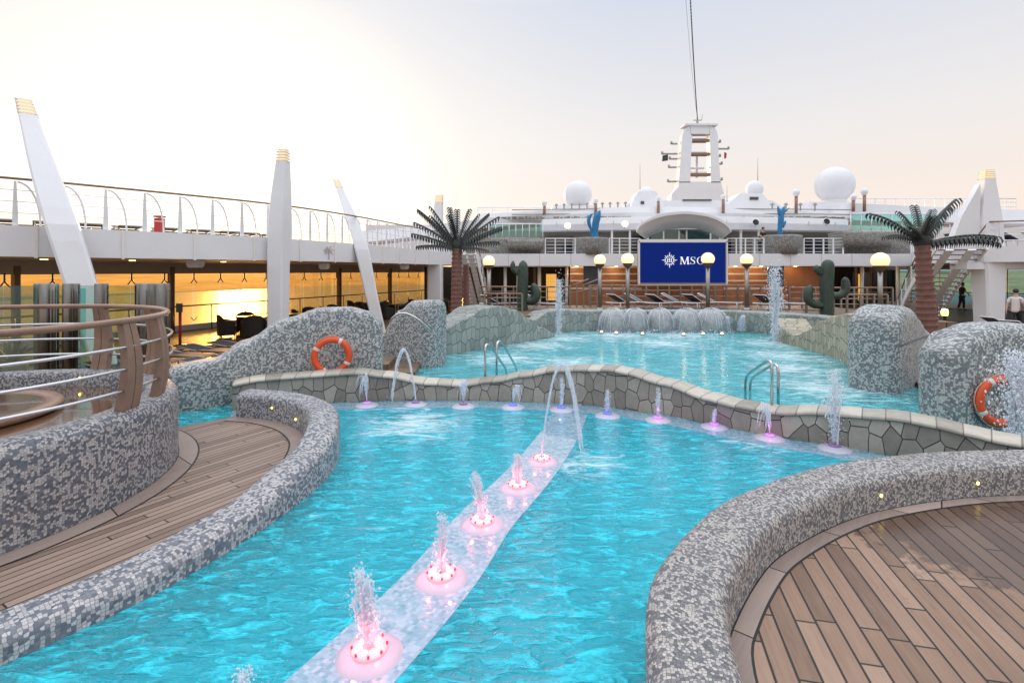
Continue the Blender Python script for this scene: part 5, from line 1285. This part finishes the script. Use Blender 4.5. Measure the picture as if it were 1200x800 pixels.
fountain('blue-lit fountain dome with a small jet curling right, below the ladder on the stone wall', 601, 475, 'spray', .34, (.28,0), 'disc_blue', BL, .5, .7)
fountain('blue-lit fountain dome with a straight column where the walkway meets the stone wall', 658, 478, 'plume', .50, (0,0), 'disc_blue', BL, .4, .8)
fountain('fountain dome with a short pale column right of the walkway end', 712, 485, 'plume', .36, (0,0), 'disc_blue', BL, .4, .9)
fountain('magenta-lit fountain dome with a slim upright column beside the stone wall', 771, 490, 'plume', .46, (.0,0), 'disc_violet', (1.0,.15,.6), .9, .8)
fountain('violet-lit fountain dome with the lowest jet, between two magenta ones', 837, 498, 'plume', .22, (.10,0), 'disc_violet', VI, .9, .7)
fountain('magenta-lit fountain dome with arcing side drops below the right pool ladder', 902, 511, 'spray', .46, (-.12,0), 'disc_violet', (1.0,.12,.6), 1.1, .9)
fountain('white fountain dome with a tall foaming column by the right mosaic parapet', 978, 523, 'tall', .98, (0,0), 'disc_off', None, 0, .9)
fountain('tall white foaming jet in front of the life ring at the right picture edge', 0, 0, 'tall', 1.28, (0,0), base=False, pos=Vector((6.52,6.62,0)), size=1.6)
fountain('slender white jet rising in the far left corner of the far pool', 0, 0, 'tall', 2.0, (0,0), base=False, pos=Vector((xat(655,18.6),18.6,0)), size=1.5)
fountain('tallest white jet, splitting into two plumes in front of the slate panel', 0, 0, 'tall', 2.45, (.06,0), base=False, pos=Vector((xat(908,16.9),16.9,0)), size=1.9)
for lab, px, py, h in (('small foaming spout left of the water curtains',690,387,.38),('small foaming spout at the right foot of the water curtains',851,389,.55),('small slanting spout between the water curtains and the tallest jet',869,390,.62)):
    q = gz(px, py); fountain(lab, 0, 0, 'plume', h, (.12,-.2), base=False, pos=q, size=2.2)
# water curtains over rounded stones at the back wall
cur = ['leftmost water curtain dome over the back wall', 'second water curtain dome from the left on the back wall', 'middle water curtain dome falling below the blue screen', 'fourth water curtain dome, below the lamp in front of the screen', 'rightmost water curtain dome over the back wall']
for i, (px, wpx) in enumerate(((720,34),(746,32),(775,33),(806,36),(836,38))):
    d = 20.0; c = Vector((xat(px,d), 20.25, 0)); r = wpx/F*d/2*1.10; root = thing('water_curtain', cur[i], 'water curtain', (c.x,c.y-r*.9,-.05), group='water curtains falling along the back wall')
    k = MB(); n = 40; rings = []
    for q in range(10):
        t = q/9; rr = r*(.04+.96*math.sin(t*math.pi/2)); z = -.03+.96*math.cos(t*math.pi/2)**.85
        rings.append([Vector((c.x+rr*math.cos(R(180+180*j/n))*(1+rf.uniform(-.03,.03)), c.y+1.15*rr*math.sin(R(180+180*j/n))*(1+rf.uniform(-.04,.04)), z+rf.uniform(-.02,.02))) for j in range(n+1)])
    k.loft(rings, False, False, False); k.build('water_sheet', 'curtain_water', root, fixn=False)
    k = MB()
    for j in range(22):
        a = R(rf.choice((rf.uniform(180,205),rf.uniform(335,360),rf.uniform(183,357)))); s0 = rf.uniform(.05,.5); pts = []; rr_ = []
        for q in range(8):
            t = s0+(1-s0)*q/7*rf.uniform(.8,1); rr = r*(.05+.97*math.sin(min(1,t)*math.pi/2)); pts.append(Vector((c.x+rr*math.cos(a), c.y+1.17*rr*math.sin(a), -.02+.965*max(0,math.cos(min(1,t)*math.pi/2))**.85))); rr_.append(rf.uniform(.002,.008))
        k.tube(pts, rr_, 4)
    for j in range(60):
        a = R(rf.uniform(180,360)); k.blob((c.x+r*1.03*math.cos(a)+rf.gauss(0,.06), c.y+1.2*r*math.sin(a)+rf.gauss(0,.06), abs(rf.gauss(.02,.06))), rf.uniform(.01,.03))
    k.build('water_streaks', 'spray', root)
    k = MB(); k.lathe([(r*.90,-.3),(r*.88,.30),(r*.76,.56),(r*.50,.78),(.01,.86)], (c.x,c.y+.05,0), 20); k.build('stone_dome', 'wet_rock', root)
for lab, px, py in (('small amber pool light under the water curtains, left one',705,389),('small amber pool light below the second water curtain',722,390),('bright amber pool light below the middle water curtain',753,391),('bright amber pool light near the right curtains',801,391.5),('small amber pool light below the fourth water curtain',824,391),('amber pool light at the right end of the curtains',846,391)):
    p = gz(px,py,.06); root = thing('pool_light', lab, 'light', (p.x,p.y,0)); k = MB(); k.lathe([(.05,-.04),(.06,.0),(.04,.05),(.001,.06)], p, 10); k.build('lens', 'pool_lamp', root)
    k = MB(); k.lathe([(.075,-.06),(.08,-.03),(.06,-.01)], p, 10); k.build('bezel', 'steel_dull', root)

# ================================================================ LIFE RINGS, LADDERS, HAND RAILS, STEP LIGHTS
def life_ring(label, c, nrm, Ro=.375, r=.062, a0=45):
    c = Vector(c); nrm = Vector(nrm).normalized(); x = Vector((0,0,1)).cross(nrm).normalized(); y = nrm.cross(x); root = thing('life_ring', label, 'life ring', c-Vector((0,0,Ro)))
    def rp(a, R_, o=0): return c+(x*math.cos(a)+y*math.sin(a))*R_+nrm*o
    k = MB(); k.tube([rp(2*math.pi*i/56, Ro-r) for i in range(56)], r, 14, closed=True); k.build('body', 'ring_orange', root)
    k = MB()
    for q in range(4):
        a = R(a0+90*q); k.tube([rp(a+R(t), Ro-r) for t in (-5,-2,2,5)], r*1.035, 14)
    each(k, 'reflective_band', 'ring_band', root, True)
    k = MB()
    for q in range(4):
        pts = [rp(R(a0+90*q+t), Ro-.005+.022*math.sin(math.pi*(t/90)), .01) for t in range(0, 91, 10)]; k.tube(pts, .009, 6)
    k.build('grab_rope', 'rope', root)
    k = MB(); k.box(c+nrm*-.02+Vector((0,0,Ro-r)), (.05,.10,.03)); k.build('hook', 'steel', root, smooth=False)
life_ring('orange life ring with pale bands hanging on the humped mosaic wall', (xat(389,9.80),9.80,.765), (.30,-.95,0), a0=62)
life_ring('orange life ring with pale bands partly hidden by a white foaming jet', (xat(1173,7.38),7.38,.52), (-.02,-1,0), a0=30)
def bend(pts, r=.09):
    """polyline with rounded corners"""
    P = [Vector(p) for p in pts]; out = [P[0]]
    for a, b, c in zip(P, P[1:], P[2:]):
        u = (a-b).normalized()*min(r,(a-b).length*.45); v = (c-b).normalized()*min(r,(c-b).length*.45)
        for i in range(7): t = i/6; out.append((b+u)*(1-t)**2+b*2*t*(1-t)+(b+v)*t*t)
    return out+[P[-1]]
def ladder3(label, rails, treads):
    root = thing('pool_ladder', label, 'ladder', rails[0][0])
    for r_ in rails: k = MB(); k.tube(bend(r_, .16), .022, 10); k.build('rail', 'steel', root)
    for a, b in treads: k = MB(); k.bar(a, b, .09, .03); k.build('step', 'steel_dull', root, smooth=False)
wz = .35
ladder3('steel pool ladder with twin curved rails standing behind the left stretch of the stone wall',
    [[at(568.5,441,9.75), at(568.5,404,9.75), at(573,403,9.9), at(594,434,10.5), at(594,470,10.5)], [at(582,441,10.15), at(582,401,10.15), at(587,399,10.3), at(606,432,10.9), at(606,470,10.9)]],
    [(Vector((-.10,10.5,-.1)), Vector((.10,10.9,-.1)))])
ladder3('steel pool ladder with twin angular rails standing behind the right stretch of the stone wall',
    [[at(904.5,476,7.75), at(904.5,424,7.75), at(900,422,7.85), at(873.5,440,8.5), at(873.5,470,8.5)], [at(912,474,8.0), at(912,429,8.0), at(907,426,8.1), at(879,444,8.75), at(879,472,8.75)]],
    [(at(873.5,475,8.5), at(879,476,8.75))])
k = MB(); k.tube(crom([at(281,404,11.6), at(300,394,11.4), at(327,387,11.2), at(350,383.5,10.9), at(372,382,10.5)], .1), .024, 8); tag(k.build('hand_rail', 'steel'), 'steel hand rail curving from the loungers up to the humped mosaic wall', 'hand rail')
k = MB(); k.tube(crom([at(456,377,12.5), at(464,369,12.45), at(475,367,12.4), at(490,374,12.4), at(506,388,12.55)], .1), .024, 8); tag(k.build('hand_rail', 'steel'), 'arched steel hand rail in front of the end-on mosaic wall', 'hand rail')
k = MB(); k.tube(crom([at(1046,410,10.3), at(1062,403,9.8), at(1080,396,9.2), at(1100,390,8.5)], .1), .02, 8); tag(k.build('hand_rail', 'steel'), 'straight steel hand rail between the two right mosaic walls', 'hand rail')
# entry steps between the mosaic walls
for i, (nm, poly) in enumerate((('entry_steps',[(-3.6,11.2),(-2.2,11.6),(-2.3,13.0),(-4.2,13.2)]),('entry_steps',[(7.3,8.25),(9.3,8.2),(9.6,11.4),(8.5,10.9)]))):
    k = MB(); k.prism(poly, -.5, .10); cx_ = sum(p[0] for p in poly)/4; cy_ = sum(p[1] for p in poly)/4
    sx = -1 if i == 0 else 1
    k.prism([(cx_+(p[0]-cx_)*.85+sx*.5, cy_+(p[1]-cy_)*.85) for p in poly], .10, .26); k.prism([(cx_+(p[0]-cx_)*.8+sx*.95, cy_+(p[1]-cy_)*.8) for p in poly], .26, .42)
    tag(k.build('entry_steps', 'deck_boards', smooth=False), kind='structure')
def step_light(parent, p, nrm):
    k = MB(); k.lathe([(.016,0),(.015,.006),(.001,.008)], p, 10, Vector(nrm)); k.build('step_light', 'lamp_yellow', parent)
par_r, par_l = sc.objects['mosaic_parapet'], sc.objects['mosaic_parapet.001']
def on_path(path, ratio):
    return min(path, key=lambda q: abs(q.x/q.y-ratio) if q.y > 1 else 9)
for px, z in ((1033,.245),(1142,.24),(869,.23)):
    q = on_path(RIN, (px-600)/600); i = RIN.index(q); t = (RIN[i+1]-RIN[i-1]).normalized(); step_light(par_r, Vector((q.x,q.y,z)), (t.y,-t.x,0))
LIN = [p for p in offset(LOUT, .405)]; LINf = [p for p in LIN if p.y > 6.4]
for px, z in ((318,.30),(347,.24)):
    q = on_path(LINf, (px-600)/600); step_light(par_l, Vector((q.x,q.y,z)), (-.6,-.8,0))
step_light(sc.objects['mosaic_tub'], Vector((-6.10,TC.y+1.985,.885)), (0,-1,0))

# ================================================================ GLASS SCREEN WITH STEEL COLUMNS BEHIND THE TUB
root = thing('windscreen', 'glass windscreen between clusters of stainless columns behind the tub railing', 'windscreen', at(110,440,10.3))
for px, ww, d in ((44,.065,10.4),(52,.085,10.0),(63,.085,10.3),(79,.085,10.2),(89,.07,10.5),(116,.075,9.9),(123,.06,10.2),(162,.06,10.3),(169,.085,10.0),(177,.07,10.5),(188,.085,10.0),(196,.05,10.4)):
    k = MB(); k.lathe([(ww,ZD),(ww,zat(333,d)),(ww*.8,zat(332,d))], (xat(px,d),d,0), 14); k.build('column', 'steel_column', root)
for a, b, d in ((-40,42,10.2),(66,76,10.25),(92,113,10.3),(127,158,10.2),(180,186,10.2)):
    k = MB(); k.bar((xat(a,d),d,1.1), (xat(b,d),d+.05,1.1), .02, 2.0); k.build('glass_panel', 'glass_hatch', root, smooth=False)
k = MB(); k.bar((xat(93,10.1),10.1,1.05), (xat(100,10.1),10.1,1.05), .02, 2.0); k.build('glass_panel', 'glass_teal', root, smooth=False)
# ================================================================ TERRACE BEHIND THE FAR POOL
k = MB(); k.prism([(-2.2,19.8),(.2,19.4),(1.2,20.3),(3.5,21.2),(8.5,21.0),(10.2,20.1),(11.2,18.4),(15,17.2),(15.4,25.6),(-2.2,25.6)], -.4, .66); tag(k.build('terrace', 'deck_boards', smooth=False), kind='structure')
def brail(label, a, b, d, z0, z1, n): balustrade(label, a, b, d, z0, z1, n, mat='steel_dull', name='terrace_railing', bars=3, handm='rail_wood', r=.026, cat='railing')
brail('wood-topped terrace railing beside the dark smooth cactus', 562, 668, 24.6, .66, 1.62, 8)
brail('long wood-topped terrace railing below the blue screen', 690, 905, 25.2, .66, 1.66, 16)
brail('wood-topped terrace railing behind the large cactus with arms', 925, 1046, 23.8, .66, 1.60, 8)
brail('short front railing by the back wall left of the slender jet', 568, 612, 21.6, .66, 1.42, 3)
brail('front railing by the back wall between the tallest jet and the big lamp', 945, 1040, 21.2, .66, 1.40, 6)
# short flight with sloping rails at the left of the screen
root = thing('terrace_railing', 'crossing sloped rails of a short flight left of the screen', 'railing', (xat(680,24),24,.66))
for x0, x1, za, zb in ((666,690,1.62,2.0),(678,702,1.62,2.0),(668,700,1.30,1.62)):
    k = MB(); k.tube([(xat(x0,24.2),24.2,za),(xat(x1,24.2),24.2,zb)], .03, 6); k.build('handrail', 'rail_wood', root)
k = MB()
for px in (668,676,684,692,700): k.bar((xat(px,24.2),24.2,.66),(xat(px,24.2),24.2,1.75), .06)
each(k, 'post', 'steel_dull', root)
# ================================================================ FURNITURE
def make_lounger(zb=.66, zf=.675, mat='white_paint'):
    t = thing('sun_lounger', 'x', 'sun lounger')
    k = MB(); k.tube(bend([(-.30,.95,.30),(-.30,-.95,.30),(.30,-.95,.30),(.30,.95,.30),(-.30,.95,.30)], .06), .022, 8); k.build('frame', mat, t)
    k = MB(); k.box((0,-.36,.315), (.56,1.16,.02)); k.build('seat', 'mesh_cloth', t, smooth=False)
    k = MB(); q = [(-.28,.24,.315),(.28,.24,.315),(.28,.90,zb),(-.28,.90,zb)]; k.plate(q, (0,.46,-.89), .02); k.build('backrest', 'mesh_cloth', t, smooth=False)
    k = MB(); k.tube(bend([(-.30,.22,.31),(-.30,.92,zf),(.30,.92,zf),(.30,.22,.31)], .05), .018, 8); k.build('back_frame', mat, t)
    for x in (-.30,.30):
        for y in (-.75,.62):
            k = MB(); k.tube([(x,y,.30),(x*1.02,y-.05,0)], .02, 8); k.build('leg', mat, t)
    return t
lg = make_lounger(); flat_ = make_lounger(.40, .41, 'steel_dull'); ff = [True]
lst = []
for i, (px, dpx) in enumerate(((588,22.6),(636,22.8),(734,23.4),(757,23.5),(779,23.3),(800,23.6),(822,23.3),(843,23.5),(905,22.9),(930,22.8))):
    lst.append((xat(px,dpx), dpx, .66, R(62 if i % 2 else 118), 'white sun lounger with dark mesh on the terrace behind the far pool', 'sun loungers on the terrace'))
for i, (x, y, rz) in enumerate(((-9.3,12.9,78),(-8.9,13.7,77),(-8.5,14.5,78),(-9.0,11.9,76),(-7.0,12.3,79),(-6.6,13.1,78),(-6.2,13.9,78),(-8.1,15.3,77),(-7.4,11.4,79),(-5.2,12.9,80),(-5.8,14.7,78),(-10.6,12.2,77))):
    lst.append((x, y, ZD, R(rz), 'dark mesh sun lounger in the rows beside the humped mosaic wall', 'sun loungers by the promenade'))
ELo = offset(EL, 2.6); ELp = offset(EL, 4.6)
for i, row in [(i, ELo) for i in range(8, 44, 2)]+[(i, ELp) for i in range(9, 40, 3)]:
    q = row[i]; lst.append((q.x, q.y, 3.45, R(38+3*(i % 3)), 'dark mesh sun lounger on the long upper gallery behind its railing', 'sun loungers on the gallery'))
for i in range(6):
    lst.append((21.6+1.0*i, 24.2-.2*i, 3.49, R(80+5*i), 'sun lounger on the deck corner above the curved stairway', 'sun loungers on the deck corner'))
for i, (px, d) in enumerate(((1092,20.5),(1180,20.8),(1196,19.6))):
    lst.append((xat(px,d), d, ZD, R(75+20*i), 'sun lounger on the shaded deck near the walking man', 'sun loungers near the walking man'))
for i, (x, y, z, rz, lab, grp) in enumerate(lst):
    if i == 0: lg.location = (x,y,z); lg.rotation_euler = (0,0,rz); lg['label'] = lab; lg['group'] = grp
    elif grp in ('sun loungers by the promenade', 'sun loungers on the gallery'):
        if ff[0]: flat_.location = (x,y,z); flat_.rotation_euler = (0,0,rz); flat_['label'] = lab; flat_['group'] = grp; ff[0] = False
        else: dup(flat_, (x,y,z), rz, lab, grp)
    else: dup(lg, (x,y,z), rz, lab, grp)

def make_chair():
    t = thing('armchair', 'x', 'armchair'); k = MB()
    k.box((0,0,.36), (.56,.54,.12)); k.build('seat', 'wicker', t, smooth=False)
    k = MB(); rings = []
    for i in range(17):
        a = R(180*i/16); top = .60+.26*math.sin(a)**.8; c = Vector((.33*math.cos(a), .10+.26*math.sin(a), 0)); n = Vector((math.cos(a), math.sin(a), 0))*.035
        if i == 0 or i == 16: c.y -= .30
        rings.append([c+n+Vector((0,0,.06)), c+n*1.5+Vector((0,0,top)), c-n+Vector((0,0,top)), c-n+Vector((0,0,.06))])
    k.loft(rings, True, False, True, smooth=False); k.build('backrest', 'wicker', t, smooth=False)
    for x in (-.27,.27):
        for y in (-.24,.26): k = MB(); k.bar((x,y,0), (x,y,.32), .05); k.build('leg', 'wicker', t, smooth=False)
    return t
def make_table():
    t = thing('table', 'x', 'table'); k = MB(); k.lathe([(.42,.71),(.45,.72),(.45,.745),(.42,.75),(.001,.75)], (0,0,0), 28); k.build('table_top', 'table_wood', t)
    k = MB(); k.lathe([(.05,.03),(.045,.71)], (0,0,0), 12); k.build('stem', 'bronze', t); k = MB(); k.lathe([(.26,0),(.26,.02),(.06,.05)], (0,0,0), 20); k.build('base', 'bronze', t); return t
ch, tb = make_chair(), make_table(); first = [True, True]
for j, (px, d, lab) in enumerate(((292,20.3,'beside the upright pylon'),(372,23.2,'between the upright and the leaning pylon'),(402,25.0,'just left of the leaning pylon'),(465,27.5,'beyond the leaning pylon'),(498,30.0,'by the small pylon'),(540,31.5,'behind the palm trunk'),(352,21.5,'behind the hump'),(430,29.0,'farther off along the glass'))):
    c = Vector((xat(px,d), d, ZD)); lt = 'round dark table on the amber-lit promenade '+lab
    if first[1]: tb.location = c; tb['label'] = lt; tb['group'] = 'promenade tables'; first[1] = False
    else: dup(tb, c, 0, lt, 'promenade tables')
    for q in range(4):
        a = R(35+90*q+7*j); lc_ = 'dark wicker armchair round the promenade table '+lab; p = c+Vector((math.sin(a), -math.cos(a), 0))*-.72; rz = a
        if first[0]: ch.location = p; ch.rotation_euler = (0,0,rz); ch['label'] = lc_; ch['group'] = 'wicker armchairs '+lab; first[0] = False
        else: dup(ch, p, rz, lc_, 'wicker armchairs '+lab)
# sign stand, speakers, lanterns, planted pot, red box
root = thing('sign_stand', 'slim dark post with a small square sign on the promenade left of the armchairs', 'sign', (xat(211,17.5),17.5,ZD)); p = root.location.copy()
k = MB(); k.lathe([(.20,0),(.20,.02),(.03,.04)], p, 18); k.build('base', 'steel_dull', root)
k = MB(); k.lathe([(.045,.03),(.045,1.15)], p, 10); k.build('pole', 'red_paint', root)
k = MB(); k.box(p+Vector((0,-.04,1.28)), (.20,.05,.30)); k.build('sign_board', 'slate_panel', root, smooth=False)
for lab, px, y, d, wd in (('white speaker box under the gallery left of the upright pylon',229,309,16.2,.42),('small rounded speaker under the gallery right of the upright pylon',380,312,20.5,.34),('white speaker under the gallery by the small pylon',474,313,26.5,.42)):
    root = thing('ceiling_speaker', lab, 'speaker', at(px,y+3,d)); c = at(px,y,d)
    k = MB(); k.loft([[c+Vector((x*wd*s_/2, yy*.14, z)) for x, yy in ((-1,-1),(1,-1),(1,1),(-1,1))] for s_, z in ((.72,-.12),(1,-.04),(1,.10),(.9,.12))], True, False, True, smooth=False); k.build('cabinet', 'white_warm', root, smooth=False)
    k = MB(); k.tube([c+Vector((0,0,.1)), Vector((c.x,c.y,2.74))], .03, 6); k.build('bracket', 'white_warm', root)
for lab, px, y, d in (('small glowing yellow lantern at the foot of the curved stairway',1107,366,20.5),('small glowing yellow lantern at the foot of the dark palm',544,354,19.5)):
    c = at(px,y,d); root = thing('lantern', lab, 'lantern', (c.x,c.y,c.z-.45)); k = MB(); k.lathe([(.10,-.12),(.12,.0),(.10,.12),(.02,.15)], c, 10); k.build('lens', 'lamp_yellow', root)
    k = MB(); k.lathe([(.05,-.45),(.05,-.13),(.11,-.12)], c, 8); k.build('stem', 'flag_dark', root)
# potted plant behind the tub
c = Vector((xat(14,11.3),11.3,ZD)); root = thing('potted_plant', 'spiky dark potted plant behind the glass beside the tub railing', 'plant', c); k = MB(); k.lathe([(.20,0),(.27,.55),(.24,.55),(.22,.45)], c, 18); k.build('pot', 'taupe', root)
k = MB(); rl = random.Random(5)
for i in range(46):
    a = rl.uniform(0,6.28); e = rl.uniform(.2,1.35); L_ = rl.uniform(.5,.9); h = Vector((math.cos(a)*math.cos(e), math.sin(a)*math.cos(e), math.sin(e))); s = Vector((-math.sin(a), math.cos(a), 0))*.03; b0 = c+Vector((0,0,.5))
    m_ = b0+h*L_*.55; t_ = b0+h*L_-Vector((0,0,.16*L_)); k.add([b0-s*.5, b0+s*.5, m_+s, m_-s, t_], [(0,1,2,3),(3,2,4)], smooth=False)
k.build('foliage', 'leaf', root, smooth=False)
c = ELo[14]; root = thing('life_vest_box', 'red locker standing behind the gallery railing', 'locker', (xat(187,15.5),15.5,3.5)); k = MB(); p = root.location.copy()
k.box(p+Vector((0,0,.26)), (.20,.20,.44)); k.build('body', 'red_paint', root, smooth=False); k = MB(); k.box(p+Vector((0,0,.53)), (.23,.23,.05)); k.build('lid', 'red_paint', root, smooth=False)
# gallery emblem: small grey palm-like mark on the fascia
gd = sc.objects['gallery_deck']
i = min(range(len(EL)), key=lambda q: abs(600+EL[q].x/EL[q].y*600-388)); p = EL[i]; t = (EL[i+1]-EL[i-1]).normalized(); nr = Vector((t.y,-t.x,0)); k = MB(); o_ = p+nr*.02+Vector((0,0,3.14))
for a, l in ((60,.30),(20,.32),(-15,.26),(120,.26),(165,.30),(200,.22)):
    h = t*math.cos(R(a))+Vector((0,0,1))*math.sin(R(a)); s = t*-math.sin(R(a))+Vector((0,0,1))*math.cos(R(a))
    k.plate([o_+h*.03-s*.02, o_+h*l*.6-s*.035+Vector((0,0,.02)), o_+h*l-Vector((0,0,.06)), o_+h*l*.55+s*.03, o_+h*.03+s*.02], nr, .01)
k.plate([o_-t*.02, o_+t*.02, o_+t*.05-Vector((0,0,.32)), o_-t*.0-Vector((0,0,.32))], nr, .01)
k.build('emblem', 'soffit_grey', gd, smooth=False)

# ================================================================ PEOPLE
def skin(name, verts, edges, mat, parent, sub=2):
    me = bpy.data.meshes.new(name); off = parent.location
    me.from_pydata([Vector(v[:3]) for v in verts], edges, []); me.materials.append(M[mat])
    o = bpy.data.objects.new(name, me); COL.objects.link(o); o.parent = parent
    md = o.modifiers.new('Skin', 'SKIN'); md.use_smooth_shade = True
    if not me.skin_vertices: 
        bm = bmesh.new(); bm.from_mesh(me); bm.verts.layers.skin.verify(); bm.to_mesh(me); bm.free()
    for sv, v in zip(me.skin_vertices[0].data, verts): sv.radius = (v[3], v[4] if len(v) > 4 else v[3]); sv.use_root = False
    me.skin_vertices[0].data[0].use_root = True
    ss = o.modifiers.new('Subdivision', 'SUBSURF'); ss.levels = sub; ss.render_levels = sub
    return o
def person(label, loc, rz, shirt, legs=((.10,.0),(-.10,.0)), arms=((.0,.0),(.0,.0)), lean=0.0, scale=1.0):
    """faces -Y at rz=0; legs: forward swing (m) of each foot; arms: (forward, up) of each hand"""
    root = thing('person', label, 'person', loc, rz); root.scale = (scale,)*3
    V = [(0,0,.93,.135,.11),(0,-lean*.3,1.12,.125,.10),(0,-lean*.7,1.32,.15,.105),(0,-lean,1.44,.10,.085),(0,-lean-.01,1.52,.05,.05),(0,-lean-.03,1.60,.075,.088),(0,-lean-.035,1.70,.078,.095),(0,-lean-.03,1.765,.045,.055)]
    E = [(i,i+1) for i in range(7)]
    def add(v, p): V.append(v); E.append((p, len(V)-1)); return len(V)-1
    add((0,-lean-.135,1.635,.012), 5)                      # nose
    cl = {'trousers': ([(0,0,.95,.15,.125)], []), 'shirt': ([(0,.0,.76,.165,.14),(0,.0,.93,.16,.135),(0,-lean*.3,1.12,.145,.12),(0,-lean*.7,1.32,.165,.12),(0,-lean,1.435,.105,.09)], [(0,1),(1,2),(2,3),(3,4)])}
    shoes = []
    for sx, (fw, hz) in zip((-1,1), legs):
        h = add((sx*.095,0,.86,.095,.10), 0); kn = add((sx*.10,-fw*.55-.02,.49,.062), h); an = add((sx*.10,-fw+(.06 if fw < 0 else 0),.10,.042), kn); add((sx*.105,-fw-.14,.045,.036,.03), an)
        tv, te = cl['trousers']; b = len(tv)
        tv += [(sx*.095,0,.85,.108,.112),(sx*.10,-fw*.55-.02,.49,.080),(sx*.10,-fw+(.06 if fw < 0 else 0),.12,.066)]; te += [(0,b),(b,b+1),(b+1,b+2)]
        shoes.append([(sx*.10,-fw+.05,.05,.045,.04),(sx*.104,-fw-.08,.045,.045,.035),(sx*.106,-fw-.17,.04,.04,.03)])
    for sx, (fw, up) in zip((-1,1), arms):
        s = add((sx*.185,-lean*.9,1.39,.062), 3); el = add((sx*.24,-lean*.7-fw*.35+.03,1.13+up*.3,.045), s); wr = add((sx*.25,-lean*.5-fw,.90+up,.030), el); hd_ = Vector((sx*.01,-fw*.3-.02,-.5+up*.4)).normalized()
        w = Vector(V[wr][:3]); pl = w+hd_*.055; p = add((*pl,.030,.018), wr)
        for j in range(4):
            o_ = Vector((0,(j-1.5)*.017,0)); L_ = (.062,.074,.070,.054)[j]; a = add((*(pl+o_+hd_*.035),.0085), p); add((*(pl+o_+hd_*(.035+L_)+Vector((-sx*.018,0,0))),.0075), a)
        a = add((*(w+hd_*.03+Vector((-sx*.01,-.033,0))),.0095), p); add((*(w+hd_*.065+Vector((-sx*.015,-.05,0))),.0085), a)
        sv, se = cl['shirt']; b = len(sv); e_ = Vector(V[el][:3]); s_ = Vector(V[s][:3])
        sv += [(*s_,.078),(*lerp(s_, e_, .75),.066)]; se += [(4,b),(b,b+1)]
    skin('body', V, E, 'skin', root, 2)
    skin('trousers', *cl['trousers'], 'cloth_black', root, 1); skin('shirt', *cl['shirt'], shirt, root, 1)
    for s in shoes: skin('shoe', s, [(0,1),(1,2)], 'cloth_black', root, 1)
    k = MB(); k.sphere((0,-lean-.012,1.715), .098, 14, 10, 1.05); o = k.build('hair', 'hair', None, loc=(0,0,0)); o.parent = root
    k = MB()
    for sx in (-1,1): k.blob((sx*.032,-lean-.118,1.665), .009)
    o = k.build('eyes', 'hair', None, loc=(0,0,0)); o.parent = root
    return root
person('man in a pale shirt and black trousers walking past the right pylon', (xat(1190,21.0),21.0,ZD), R(125), 'shirt_pale', ((.30,0),(-.28,0)), ((.16,.06),(-.14,.02)), .05)
person('person in dark clothes standing by the teal windows left of the right pylon', (xat(1127,33.0),33.0,ZD), R(80), 'cloth_black', ((.06,0),(-.08,0)), ((.22,.18),(.05,.02)), .03)
person('person in dark clothes leaning on the balustrade right of the screen canopy', (xat(891,34.4),34.4,3.5), R(20), 'cloth_black', ((.02,0),(-.06,0)), ((.42,.16),(.40,.16)), .22)
